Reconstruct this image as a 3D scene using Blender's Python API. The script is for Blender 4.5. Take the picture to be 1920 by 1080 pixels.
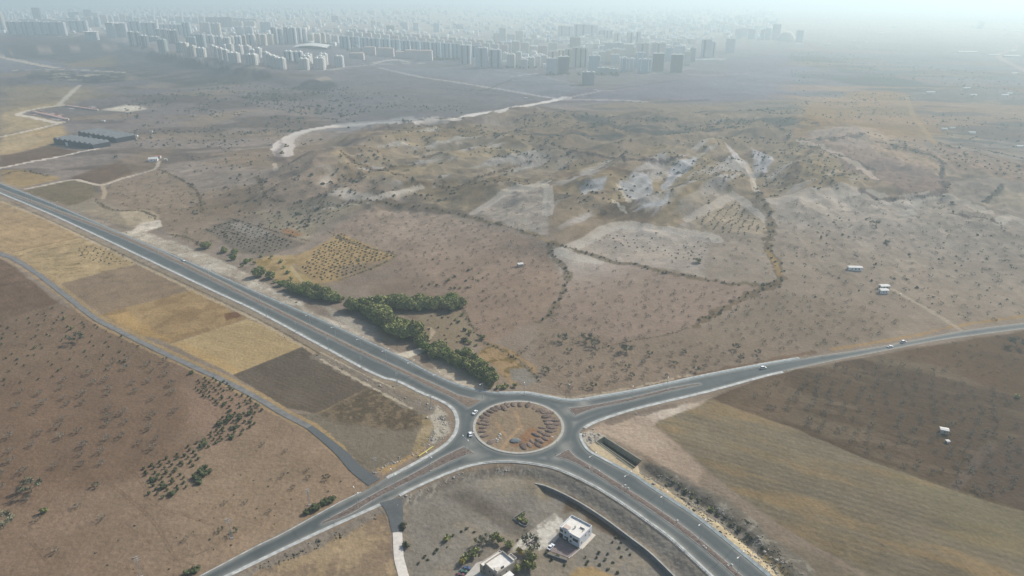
import bpy, bmesh, math, random
import numpy as np
from mathutils import Vector, Matrix
R_ = math.radians
sc = bpy.context.scene
for _o in list(bpy.data.objects): bpy.data.objects.remove(_o)

# ------------------------------------------------------------------ camera, sky, sun, exposure, haze
F = 1280.0; CAMH = 240.0; PITCH = R_(23.3)
cam = bpy.data.cameras.new('camera'); camo = bpy.data.objects.new('camera', cam); sc.collection.objects.link(camo)
camo.location = (0, 0, CAMH); camo.rotation_euler = (R_(90) - PITCH, 0, 0)
cam.sensor_width = 36; cam.lens = 24; cam.clip_start = 1; cam.clip_end = 120000; sc.camera = camo
SUN_AZ = R_(50); SUN_EL = R_(37)
world = bpy.data.worlds.new('World'); sc.world = world; world.use_nodes = True
_nt = world.node_tree; _bg = _nt.nodes['Background']; _sky = _nt.nodes.new('ShaderNodeTexSky')
_sky.sky_type = 'NISHITA'; _sky.sun_disc = False; _sky.sun_elevation = SUN_EL; _sky.sun_rotation = SUN_AZ
_sky.air_density = 1.0; _sky.dust_density = 3.0
_nt.links.new(_sky.outputs[0], _bg.inputs[0]); _bg.inputs[1].default_value = 0.1
_l = bpy.data.lights.new('sun', 'SUN'); _l.energy = 3.5; _l.angle = R_(0.5); _l.color = (1, .95, .87)
_so = bpy.data.objects.new('sun', _l); sc.collection.objects.link(_so)
_so.rotation_euler = Vector((math.sin(SUN_AZ)*math.cos(SUN_EL), math.cos(SUN_AZ)*math.cos(SUN_EL), math.sin(SUN_EL))).to_track_quat('Z', 'Y').to_euler()
sc.view_settings.view_transform = 'Standard'; sc.view_settings.look = 'None'; sc.view_settings.gamma = 1
EXPOSURE = 0.55
sc.view_settings.exposure = EXPOSURE
sc.cycles.volume_bounces = 0; sc.cycles.max_bounces = 4; sc.cycles.diffuse_bounces = 2
HAZE = dict(color=(0.73, 0.915, 0.98), density=0.00024, g=0.33)

# ------------------------------------------------------------------ maths
def lin(c): c = np.asarray(c, float)/255.0; return np.where(c <= .04045, c/12.92, ((c+.055)/1.055)**2.4)
_TV = np.array([5, 30, 60, 100, 150, 250, 400, 600, 800, 1000, 1070.]); _TU = np.array([30, 500, 960, 1400, 1890.])
_TG = [[(164,182,190),(177,195,202),(194,213,218),(212,232,236),(224,244,248)],[(162,179,186),(173,189,195),(190,206,211),(206,223,226),(219,237,240)],[(157,170,177),(165,178,183),(178,192,195),(192,206,209),(206,222,225)],[(152,163,168),(158,169,173),(169,180,183),(180,192,195),(193,206,208)],[(148,157,161),(153,161,165),(161,170,172),(170,180,182),(181,192,193)],[(143,150,153),(147,153,155),(152,158,160),(158,166,167),(166,174,176)],[(140,144,147),(142,146,148),(145,149,151),(149,154,155),(155,160,162)],[(139,141,143),(140,142,144),(141,144,146),(144,147,148),(147,151,152)],[(138,140,141),(138,140,141),(140,141,143),(141,143,144),(144,147,148)],[(138,139,140),(137,139,140),(139,140,141),(140,141,143),(141,143,145)],[(136,137,139),(137,138,140),(138,139,141),(139,140,142),(142,143,144)]]
_T0 = [[(166,182,192),(178,194,203),(196,212,220),(214,231,237),(226,243,249)],[(158,175,183),(168,184,190),(184,201,205),(201,219,222),(216,234,237)],[(143,159,166),(150,165,171),(164,179,183),(180,196,199),(197,214,216)],[(127,141,147),(131,145,149),(143,156,160),(158,172,175),(175,190,192)],[(112,124,129),(115,128,132),(125,137,139),(139,152,153),(154,168,169)],[(92,102,107),(93,103,107),(100,110,113),(112,123,125),(126,137,139)],[(73,81,85),(73,82,85),(79,87,90),(88,97,99),(100,110,111)],[(58,66,69),(58,65,67),(62,69,70),(69,77,78),(80,87,89)],[(50,56,58),(48,54,56),(51,57,59),(58,64,65),(67,74,75)],[(43,49,51),(42,47,49),(44,49,51),(49,55,56),(58,63,64)],[(42,48,50),(40,45,47),(42,47,49),(48,52,54),(55,61,62)]]
_k = 2**(EXPOSURE-0.35)
_L0 = lin(_T0)*_k; _LG = np.maximum((lin(_TG)*_k-_L0)/0.2, 0.03)
def _bil(T, u, v):
    v = min(max(v, 5), 1070); u = min(max(u, 30), 1890)
    i = min(int(np.searchsorted(_TV, v, 'right'))-1, len(_TV)-2); j = min(int(np.searchsorted(_TU, u, 'right'))-1, len(_TU)-2)
    a = (v-_TV[i])/(_TV[i+1]-_TV[i]); b = (u-_TU[j])/(_TU[j+1]-_TU[j])
    return (T[i][j]*(1-b)+T[i][j+1]*b)*(1-a)+(T[i+1][j]*(1-b)+T[i+1][j+1]*b)*a
def alb(rgb, u, v, lo=0.025, hi=0.7):
    """material colour of a surface that looks like rgb through the air between it and the viewpoint"""
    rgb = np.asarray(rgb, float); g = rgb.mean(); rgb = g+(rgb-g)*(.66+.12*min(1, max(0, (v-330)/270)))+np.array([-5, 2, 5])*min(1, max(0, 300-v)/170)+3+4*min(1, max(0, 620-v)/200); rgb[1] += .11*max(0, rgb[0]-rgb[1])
    return np.clip((lin(rgb)-_bil(_L0, u, v))/_bil(_LG, u, v), lo, hi)
def sstep(a, b, x): t = np.clip((x-a)/(b-a), 0, 1); return t*t*(3-2*t)
def _hash(i, j, s):
    n = (i*374761393 + j*668265263 + s*974634777) & 0xffffffff
    n = ((n ^ (n >> 13))*1274126177) & 0xffffffff
    return ((n ^ (n >> 16)) & 0xffff)/65535.0
def vnoise(x, y, s=0):
    xi = np.floor(x).astype(np.int64); yi = np.floor(y).astype(np.int64); fx = x-xi; fy = y-yi
    fx = fx*fx*(3-2*fx); fy = fy*fy*(3-2*fy)
    a = _hash(xi, yi, s); b = _hash(xi+1, yi, s); c = _hash(xi, yi+1, s); d = _hash(xi+1, yi+1, s)
    return ((a*(1-fx)+b*fx)*(1-fy)+(c*(1-fx)+d*fx)*fy)*2-1
def fbm(x, y, scale, oct=4, s=0, gain=.5):
    r = 0; a = 1; t = 0; x = x/scale; y = y/scale
    for k in range(oct):
        r = r+a*vnoise(x+17.3*k, y-9.1*k, s+k*7); t += a; a *= gain; x = x*2.03; y = y*2.03
    return r/t
def segd(x, y, P):
    """distance to a polyline"""
    d = np.full(np.shape(x), 1e18)
    for (ax, ay), (bx, by) in zip(P[:-1], P[1:]):
        dx, dy = bx-ax, by-ay; L = dx*dx+dy*dy+1e-9
        t = np.clip(((x-ax)*dx+(y-ay)*dy)/L, 0, 1); d = np.minimum(d, (x-ax-t*dx)**2+(y-ay-t*dy)**2)
    return np.sqrt(d)
def pip(x, y, P):
    m = np.zeros(np.shape(x), bool)
    for (ax, ay), (bx, by) in zip(P, list(P[1:])+[P[0]]):
        if ay == by: continue
        m ^= ((ay > y) != (by > y)) & (x < (bx-ax)*(y-ay)/(by-ay)+ax)
    return m
def unp(u, v, z=0.0):
    x = (u-960)/F; y = (v-540)/F
    dz = -math.sin(PITCH)-y*math.cos(PITCH); dy = math.cos(PITCH)-y*math.sin(PITCH)
    t = (CAMH-z)/-dz
    return (x*t, dy*t)
def smooth(P, n=8):
    P = [np.array(p, float) for p in P]; out = []
    Q = [2*P[0]-P[1]]+P+[2*P[-1]-P[-2]]
    for i in range(1, len(Q)-2):
        p0, p1, p2, p3 = Q[i-1:i+3]
        for k in range(n):
            t = k/n; out.append(.5*((2*p1)+(-p0+p2)*t+(2*p0-5*p1+4*p2-p3)*t*t+(-p0+3*p1-3*p2+p3)*t**3))
    out.append(P[-1]); return out
def flat(P, n=6): return [unp(*p) for p in smooth(P, n)] if n else [unp(*p) for p in P]

# ------------------------------------------------------------------ road edges (measured points of the real junction)
NORTH = [(-60,318),(0,344),(100,383),(225,437),(350,490),(480,548),(605,602),(742,666),(805,699),(855,721),(901,733),(942,738),(986,738),(1015,743),(1059,751),(1089,751),(1120,746),(1200,732),(1320,706),(1440,683),(1527,669),(1590,660),(1680,645),(1800,622),(1920,606),(2010,594)]
EAST = [(2010,604),(1920,616),(1765,637),(1665,656),(1552,678),(1475,695),(1435,704),(1320,735),(1210,761),(1150,778),(1110,793),(1093,804),(1087,818),(1094,835),(1106,848),(1139,866),(1190,893),(1212,908),(1250,933),(1310,973),(1370,1021),(1435,1075),(1475,1110),(1590,1215)]
SOUTH = [(1445,1190),(1368,1112),(1330,1077),(1260,1012),(1210,975),(1160,940),(1110,910),(1060,886),(1022,874),(960,866),(905,869),(855,882),(780,914),(717,946),(630,985),(555,1020),(480,1056),(365,1112),(240,1175)]
WEST = [(185,1175),(300,1118),(380,1078),(480,1025),(530,1001),(630,946),(685,919),(725,896),(780,867),(830,837),(851,815),(857,793),(853,775),(843,762),(820,749),(790,737),(745,715),(705,703),(605,650),(480,583),(390,541),(212,456),(100,404),(0,362),(-60,336)]
MED = [([(-60,328),(0,353.5),(250,449),(480,560),(655,646),(740,686),(830,727),(860,741),(902,751)], [(-60,331.5),(0,357),(250,455.5),(480,566),(655,652),(740,692),(800,723),(830,737),(855,750),(877,765)]),
       ([(1066,765),(1110,760),(1185,745.5),(1260,727.5),(1312,719)], [(1078,780),(1115,766),(1185,751),(1260,732),(1312,721)]),
       ([(1066,842),(1080,857),(1122,882),(1175,916),(1235,955),(1285,990),(1335,1030),(1392,1080),(1425,1110),(1520,1190)], [(1042,856),(1070,865),(1100,880),(1160,917),(1210,950),(1260,985),(1310,1022),(1375,1078),(1408,1110),(1492,1190)]),
       ([(870,837.5),(830,857),(780,885),(705,924),(655,952),(608,978)], [(890,850),(855,861),(780,897),(705,935),(655,965),(604,983)])]
WN, WE, WS, WW = [flat(c, 6) for c in (NORTH, EAST, SOUTH, WEST)]
ROADPOLY = WN+WE+WS+WW
MEDW = [(flat(a, 5), flat(b, 5)) for a, b in MED]
RC = (3.9, 346.2); RI = 27.3
HWY = flat([(-200,265),(0,353),(250,452),(480,563),(742,690),(900,745),(1100,755),(1260,728),(1440,694),(1680,650),(1920,611),(2300,560)], 2)+[]
LOWPOLY = WS+[(-400, -150), (400, -150)]
CULV = [unp(*p) for p in ((1117,828),(1132.4,818.8),(1202.6,863.4),(1186.5,879.5))]
GULLY = flat([(1203,872),(1250,902),(1330,950),(1400,1010),(1470,1080)], 3)
RIDGES = [([(1440,378),(1500,370),(1600,358),(1660,378),(1700,372),(1760,366)], 5, 40), ([(1060,472),(1100,452),(1170,425),(1330,443)], 5, 30),
          ([(1290,412),(1380,371),(1425,405)], 7, 30), ([(890,402),(960,362),(1005,350),(1027,352)], 6, 30),
          ([(1030,440),(1090,400),(1170,360),(1290,310),(1400,268)], 12, 60), ([(1200,420),(1280,380),(1340,330),(1375,290)], 8, 40), ([(1370,275),(1400,330),(1425,370)], -10, 30), ([(1150,420),(1185,380),(1240,340)], -9, 28),
          ([(600,330),(720,280),(850,240),(1000,220)], 14, 90), ([(640,400),(760,360),(860,315),(960,290)], 8, 50), ([(560,370),(640,330),(720,300)], 6, 40), ([(1440,500),(1500,340),(1560,270)], 8, 90)]
RIDGEW = [(flat(p, 2), a, w) for p, a, w in RIDGES]
SCARP = [unp(*p) for p in ((-300,125),(60,104),(200,96),(330,122),(450,150),(560,168),(700,140),(900,120),(1300,100))]
_sx = np.array([p[0] for p in SCARP]); _sy = np.array([p[1] for p in SCARP]); _o = np.argsort(_sx); _sx = _sx[_o]; _sy = _sy[_o]
DIRTW = flat([(533,300),(533,272),(545,258),(575,245),(620,238),(690,232),(760,228),(830,225),(900,213),(960,203),(1030,190),(1060,184)], 0)
HILLPOLY = [unp(*p) for p in ((440,400),(480,290),(700,225),(1100,215),(1500,215),(1700,260),(2000,330),(2000,470),(1500,430),(1300,480),(1000,440),(700,420))]
def hfun(x, y, roads=True):
    x = np.asarray(x, float); y = np.asarray(y, float)
    dh = segd(x, y, HWY); away = sstep(40, 200, dh)
    dp = segd(x, y, HILLPOLY+HILLPOLY[:1]); ins = pip(x, y, HILLPOLY); sd = np.where(ins, dp, -dp)
    hm = sstep(-80, 120, sd); dd = np.full(x.shape, 999.); q = (np.abs(x) < 900) & (y > 900) & (y < 2400)
    if q.any(): dd[q] = segd(x[q], y[q], DIRTW)
    hm = hm*sstep(35, 150, dd)
    h = away*(6.0*fbm(x, y, 160, 3, 3)*sstep(420, 800, y)+1.2*fbm(x, y, 40, 3, 5)*sstep(300, 700, y))
    c, s = math.cos(R_(38)), math.sin(R_(38)); a = x*c+y*s; b = -x*s+y*c
    rid = 1-np.abs(fbm(a*.45, b, 90, 4, 11))*2.2
    h = h+hm*away*(11*rid+5*fbm(a*.5, b, 45, 4, 21)+4.0*(1-2*np.abs(fbm(a*.6, b, 28, 3, 25)))+7)
    h = h+away*sstep(500, 900, y)*(.9*fbm(x, y, 26, 3, 27)+.0)
    for P, am, w in RIDGEW:
        xs = [p[0] for p in P]; ys = [p[1] for p in P]
        m = (x > min(xs)-3*w) & (x < max(xs)+3*w) & (y > min(ys)-3*w) & (y < max(ys)+3*w)
        if m.any():
            g = np.zeros(x.shape); d = segd(x[m], y[m], P); g[m] = am*np.exp(-(d/w)**2); h = h+g*away*sstep(35, 150, dd)
    yl = np.interp(x, _sx, _sy)
    pl = sstep(0, 95, y-yl-60*fbm(x, y, 200, 3, 31)-14*np.abs(fbm(x, y, 30, 2, 33)))*sstep(-350, -1000, x)
    h = h+34*pl
    h = h+5*sstep(1500, 3500, y)*fbm(x, y, 600, 3, 41)
    # the low ground south of the junction, behind the bank and the wall
    inl = pip(x, y, LOWPOLY)
    if inl.any():
        d = segd(x[inl], y[inl], WS); xx = x[inl]; yy = y[inl]
        lo = -3.0*sstep(0.8, 11.0, d+.9*fbm(xx, yy, 5, 3, 51))
        lo = lo-2.2*sstep(12.0, 12.6, d)*sstep(12, 18, xx)-2.2*sstep(13, 34, d)*(1-sstep(12, 18, xx))
        g = np.zeros(x.shape); g[inl] = lo+.12*fbm(xx, yy, 4, 3, 57)*sstep(2, 6, d); h = h+g
    near = (y < 520) & (~inl)
    if near.any():
        g = np.zeros(x.shape); xx = x[near]; yy = y[near]
        dr = np.minimum(segd(xx, yy, WN[::3]), np.minimum(segd(xx, yy, WE[::3]), segd(xx, yy, WW[::3])))
        gg = sstep(2, 9, dr)*(.35*fbm(xx, yy, 7, 4, 61)*sstep(40, 8, dr)+.08*fbm(xx, yy, 3, 2, 63))
        gg = gg-2.4*np.exp(-(segd(xx, yy, GULLY)/4.0)**2)
        dc = segd(xx, yy, CULV+CULV[:1]); ic = pip(xx, yy, CULV)
        gg = np.where(ic, -4.2, gg*sstep(0, 5, dc))
        g[near] = gg; h = h+g
    ri = np.hypot(x-RC[0], y-RC[1]); h = np.where(ri < RI, 0.25+.1*fbm(x, y, 5, 2, 71), h)
    if roads:
        m = (y < 960) & (np.abs(x) < 780) & (ri > RI-.4)
        if m.any():
            mm = np.zeros(x.shape, bool); mm[m] = pip(x[m], y[m], ROADPOLY); h = np.where(mm, -0.3, h)
    return h
ROADFLAT = True
def unl(P):
    """photo points to points on the terrain: walk down each sight line to the first surface it meets"""
    P = np.array([q[:2] for q in P], float); n = len(P); px = (P[:, 0]-960)/F; py = (P[:, 1]-540)/F
    dz = math.sin(PITCH)+py*math.cos(PITCH); dy = math.cos(PITCH)-py*math.sin(PITCH)
    zs = np.concatenate([np.linspace(78, 14, 22), np.linspace(12, -7.5, 16)])
    t = (CAMH-zs[None, :])/dz[:, None]; h = hfun((px[:, None]*t).ravel(), (dy[:, None]*t).ravel(), False).reshape(t.shape)
    below = h >= zs[None, :]; k = np.where(below.any(1), below.argmax(1), len(zs)-1); k = np.maximum(k, 1)
    hi = zs[k-1].copy(); lo = zs[k].copy()
    for _ in range(9):
        m = .5*(hi+lo); tm = (CAMH-m)/dz; b = hfun(px*tm, dy*tm, False) >= m; lo = np.where(b, m, lo); hi = np.where(b, hi, m)
    m = .5*(hi+lo); tm = (CAMH-m)/dz; return np.stack([px*tm, dy*tm, m], 1)
def un(u, v, lift=0.0): q = unl([(u, v)])[0]; q[2] += lift; return q
def upix(x, y, z=0):
    d = y*math.cos(PITCH)-(z-CAMH)*math.sin(PITCH); return 960+F*x/d, 540+F*(-y*math.sin(PITCH)-(z-CAMH)*math.cos(PITCH))/d
def scale_at(x, y, z=0): return (y*math.cos(PITCH)-(z-CAMH)*math.sin(PITCH))/F     # metres a photo pixel spans there

# ------------------------------------------------------------------ object helpers
def tag(o, label=None, cat=None, group=None, kind=None):
    if label: o['label'] = label
    if cat: o['category'] = cat
    if group: o['group'] = group
    if kind: o['kind'] = kind
    return o
def link(name, me, parent=None, loc=None, rz=0):
    o = bpy.data.objects.new(name, me); sc.collection.objects.link(o)
    if parent is not None: o.parent = parent
    if loc is not None: o.location = loc
    if rz: o.rotation_euler = (0, 0, rz)
    return o
def thing(name, label, cat, loc=(0, 0, 0), rz=0, group=None): return tag(link(name, None, None, loc, rz), label, cat, group)
def copy_tree(o, parent=None):
    c = o.copy(); sc.collection.objects.link(c)
    if parent is not None: c.parent = parent
    for ch in o.children: copy_tree(ch, c)
    return c
class MB:
    def __init__(s): s.v = []; s.f = []; s.m = []
    def add(s, v, f, mi=0):
        n = len(s.v); s.v += [tuple(p) for p in v]; s.f += [tuple(i+n for i in q) for q in f]; s.m += [mi]*len(f); return s
    def box(s, x0, x1, y0, y1, z0, z1, mi=0):
        return s.add([(x0,y0,z0),(x1,y0,z0),(x1,y1,z0),(x0,y1,z0),(x0,y0,z1),(x1,y0,z1),(x1,y1,z1),(x0,y1,z1)],
                     [(0,3,2,1),(4,5,6,7),(0,1,5,4),(1,2,6,5),(2,3,7,6),(3,0,4,7)], mi)
    def tube(s, a, b, ra, rb, n=6, mi=0, cap=True):
        a = Vector(a); b = Vector(b); d = (b-a).normalized(); q = d.orthogonal().normalized(); w = d.cross(q)
        v = []
        for p, r in ((a, ra), (b, rb)):
            for k in range(n):
                t = 2*math.pi*k/n; v.append(p+q*math.cos(t)*r+w*math.sin(t)*r)
        f = [(k, (k+1) % n, n+(k+1) % n, n+k) for k in range(n)]
        if cap: f += [tuple(range(n))[::-1], tuple(range(n, 2*n))]
        return s.add(v, f, mi)
    def prism(s, P, z0, z1, mi=0):
        n = len(P); v = [(x, y, z0) for x, y in P]+[(x, y, z1) for x, y in P]
        return s.add(v, [tuple(range(n))[::-1], tuple(range(n, 2*n))]+[(k, (k+1) % n, n+(k+1) % n, n+k) for k in range(n)], mi)
    def mesh(s, name, mats, smooth=False):
        me = bpy.data.meshes.new(name); me.from_pydata(s.v, [], s.f)
        for m in (mats if isinstance(mats, (list, tuple)) else [mats]): me.materials.append(m)
        me.polygons.foreach_set('material_index', s.m)
        if smooth: me.polygons.foreach_set('use_smooth', [True]*len(s.f))
        me.update(); return me
    def build(s, name, mats, parent=None, loc=None, rz=0, smooth=False): return link(name, s.mesh(name, mats, smooth), parent, loc, rz)
def ico(sub=2):
    bm = bmesh.new(); bmesh.ops.create_icosphere(bm, subdivisions=sub, radius=1)
    v = np.array([p.co[:] for p in bm.verts]); f = [tuple(q.index for q in p.verts) for p in bm.faces]; bm.free(); return v, f
def bignp(name, V, Fq, mat, col=None, smooth=True):
    me = bpy.data.meshes.new(name); n = len(V); k = Fq.shape[1]; m = len(Fq)
    me.vertices.add(n); me.vertices.foreach_set('co', V.astype(np.float32).ravel())
    me.loops.add(m*k); me.loops.foreach_set('vertex_index', Fq.astype(np.int32).ravel())
    me.polygons.add(m); me.polygons.foreach_set('loop_start', (np.arange(m)*k).astype(np.int32))
    try: me.polygons.foreach_set('loop_total', np.full(m, k, np.int32))
    except Exception: pass
    if smooth: me.polygons.foreach_set('use_smooth', np.ones(m, bool))
    me.update(calc_edges=True)
    if col is not None:
        a = me.color_attributes.new('albedo', 'FLOAT_COLOR', 'POINT'); c = np.ones((n, 4), np.float32); c[:, :3] = col; a.data.foreach_set('color', c.ravel())
    me.materials.append(mat); return me

# ------------------------------------------------------------------ materials
def mat(name, color=(.5, .5, .5), rough=.9, noise=0.0, scale=1.0, metal=0, spec=.2, attr=False, bump=0, bscale=1.0, objrand=0.0, detail=3):
    m = bpy.data.materials.new(name); m.use_nodes = True; nt = m.node_tree; b = nt.nodes['Principled BSDF']; N = nt.nodes.new; L = nt.links.new
    b.inputs['Roughness'].default_value = rough; b.inputs['Metallic'].default_value = metal; b.inputs['Specular IOR Level'].default_value = spec
    geo = N('ShaderNodeNewGeometry'); out = None
    if attr: a = N('ShaderNodeVertexColor'); a.layer_name = 'albedo'; out = a.outputs[0]
    else: r = N('ShaderNodeRGB'); r.outputs[0].default_value = tuple(color)+(1,); out = r.outputs[0]
    if noise:
        n = N('ShaderNodeTexNoise'); n.inputs['Scale'].default_value = scale; n.inputs['Detail'].default_value = detail; L(geo.outputs['Position'], n.inputs['Vector'])
        mr = N('ShaderNodeMapRange'); mr.inputs[1].default_value = .3; mr.inputs[2].default_value = .7; mr.inputs[3].default_value = 1-noise; mr.inputs[4].default_value = 1+noise
        L(n.outputs[0], mr.inputs[0]); mx = N('ShaderNodeVectorMath'); mx.operation = 'MULTIPLY'; L(out, mx.inputs[0]); L(mr.outputs[0], mx.inputs[1]); out = mx.outputs[0]
    if objrand:
        oi = N('ShaderNodeObjectInfo'); mr = N('ShaderNodeMapRange'); mr.inputs[3].default_value = 1-objrand; mr.inputs[4].default_value = 1+objrand
        L(oi.outputs['Random'], mr.inputs[0]); mx = N('ShaderNodeVectorMath'); mx.operation = 'MULTIPLY'; L(out, mx.inputs[0]); L(mr.outputs[0], mx.inputs[1]); out = mx.outputs[0]
    L(out, b.inputs['Base Color'])
    if bump:
        n = N('ShaderNodeTexNoise'); n.inputs['Scale'].default_value = bscale; n.inputs['Detail'].default_value = 4; L(geo.outputs['Position'], n.inputs['Vector'])
        bp = N('ShaderNodeBump'); bp.inputs['Strength'].default_value = 1; bp.inputs['Distance'].default_value = bump; L(n.outputs[0], bp.inputs['Height']); L(bp.outputs[0], b.inputs['Normal'])
    return m
def facade(name, color, win=.6, per=3.2):
    m = mat(name, color, .85, .06, .05); nt = m.node_tree; b = nt.nodes['Principled BSDF']; N = nt.nodes.new; L = nt.links.new
    tc = N('ShaderNodeTexCoord'); sp = N('ShaderNodeSeparateXYZ'); L(tc.outputs['Object'], sp.inputs[0])
    def M(op, a, c, c2=None):
        n = N('ShaderNodeMath'); n.operation = op
        for i, q in enumerate((a, c)):
            if q is None: continue
            if isinstance(q, (int, float)): n.inputs[i].default_value = q
            else: L(q, n.inputs[i])
        return n.outputs[0]
    z = M('FRACT', M('DIVIDE', sp.outputs[2], 3.1), None); h = M('FRACT', M('DIVIDE', M('ADD', sp.outputs[0], sp.outputs[1]), per), None)
    w = M('MULTIPLY', M('MULTIPLY', M('GREATER_THAN', z, .32), M('LESS_THAN', z, .8)), M('GREATER_THAN', h, .45))
    g = N('ShaderNodeNewGeometry'); s2 = N('ShaderNodeSeparateXYZ'); L(g.outputs['Normal'], s2.inputs[0])
    w = M('MULTIPLY', M('MULTIPLY', w, M('LESS_THAN', s2.outputs[2], .5)), win)
    mx = N('ShaderNodeMix'); mx.data_type = 'RGBA'; L(w, mx.inputs['Factor']); src = b.inputs['Base Color'].links[0].from_socket
    L(src, mx.inputs['A']); mx.inputs['B'].default_value = (.06, .08, .1, 1); L(mx.outputs['Result'], b.inputs['Base Color']); return m
M_GROUND = mat('ground_soil', attr=True, rough=1, noise=.13, scale=.55, spec=0, bump=.5, bscale=.45, detail=6)
M_ASPH = mat('asphalt', attr=True, rough=.85, noise=.06, scale=1.3, spec=.15, detail=5)
M_KERB = mat('kerb_concrete', (.29, .30, .29), .9, .12, .8)
M_CONC = mat('concrete', (.30, .30, .27), .9, .15, .6)
M_WALLST = mat('retaining_stone', (.16, .165, .17), .9, .2, .8)
M_SOIL = mat('median_soil', (.14, .112, .095), 1, .3, .7, spec=0, bump=.3, bscale=1)
M_MOUND = mat('mound_soil', (.155, .12, .10), 1, .35, .9, spec=0, bump=.5, bscale=1.5, objrand=.2)
M_WHITE = mat('white_paint', (.72, .72, .70), .8, .04, .7)
M_CREAM = mat('cream_render', (.50, .46, .40), .85, .06, .7)
M_ROOFW = mat('roof_membrane', (.62, .60, .55), .9, .1, .5)
M_GLASS = mat('window_glass', (.03, .04, .05), .15, spec=.6)
M_DARK = mat('dark_metal', (.05, .055, .06), .5)
M_GALV = mat('galvanised_steel', (.42, .44, .45), .5, metal=.3)
M_TYRE = mat('tyre_rubber', (.02, .02, .02), .9)
M_BARK = mat('bark', (.10, .08, .06), 1)
M_PBARK = mat('pale_bark', (.17, .15, .12), 1)
M_OLIVE = mat('olive_leaves', (.085, .098, .048), .9, .3, .9, spec=.1, objrand=.2)
M_GREEN = mat('willow_leaves', (.215, .225, .09), .9, .35, .35, spec=.1, objrand=.22)
M_LIME = mat('lime_leaves', (.13, .17, .05), .9, .3, .5, spec=.1, objrand=.2)
M_YELL = mat('yellowing_leaves', (.24, .19, .05), .9, .3, .5, spec=.1, objrand=.3)
M_SHRUB = mat('shrub_leaves', (.09, .095, .058), .9, .3, .4, spec=.1, objrand=.25)
M_TWIG = mat('dry_twigs', (.19, .175, .14), 1, .2, .8, spec=0, objrand=.2)
M_ROCK = mat('pale_stone', (.5, .49, .46), .9, .2, 2)

# ------------------------------------------------------------------ ground: one sheet to the horizon
th = np.concatenate([np.linspace(-180, -54, 30), np.linspace(-50.5, 50.5, 1350), np.linspace(54, 180, 30)[:-1]])
vv = np.concatenate([np.linspace(1125, 60, 900), np.linspace(59, 2, 75)])
rr = (CAMH/(math.sin(PITCH)+(vv-540)/F*math.cos(PITCH)))*(math.cos(PITCH)-(vv-540)/F*math.sin(PITCH))
rr = np.concatenate([[2, 40, 90, 140, 180], rr, [29500]])
A, Rr = np.meshgrid(np.radians(th), rr); gx = (Rr*np.sin(A)).ravel(); gy = (Rr*np.cos(A)).ravel()
NT, NR = len(th), len(rr)
gz = hfun(gx, gy)
idx = np.arange(NT*NR).reshape(NR, NT)
a = idx[:-1, :]; b = np.roll(idx, -1, 1)[:-1, :]; c = np.roll(idx, -1, 1)[1:, :]; d = idx[1:, :]
GF = np.stack([a, b, c, d], -1).reshape(-1, 4)[:, ::-1]
GD = np.hypot(gx, gy)
C = np.zeros((len(gx), 3)); SM = np.zeros(len(gx))
# broad soils by distance
_pts = [(225, alb((140,124,108), 900, 1000)), (500, alb((144,131,119), 1000, 650)), (800, alb((147,138,128), 1000, 450)), (1300, alb((148,145,140), 1000, 280)),
        (1900, alb((146,148,148), 1000, 190)), (3000, alb((160,168,172), 900, 100)), (6000, alb((196,206,206), 900, 40)), (30000, alb((212,222,222), 900, 20))]
for k in range(3): C[:, k] = np.interp(GD, [p[0] for p in _pts], [p[1][k] for p in _pts])
nb = fbm(gx, gy, 260, 4, 101); nm = fbm(gx, gy, 38, 4, 102); nf = fbm(gx, gy, 6, 3, 103)
def mixc(m, col, a=1.0):
    """m: index array, col rgb, a: array/scalar"""
    a = np.asarray(a, float)*np.ones(len(m)); C[m] = C[m]*(1-a[:, None])+np.asarray(col)*a[:, None]
def bbox(P, pad):
    xs = [p[0] for p in P]; ys = [p[1] for p in P]
    return np.nonzero((gx > min(xs)-pad) & (gx < max(xs)+pad) & (gy > min(ys)-pad) & (gy < max(ys)+pad))[0]
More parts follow.
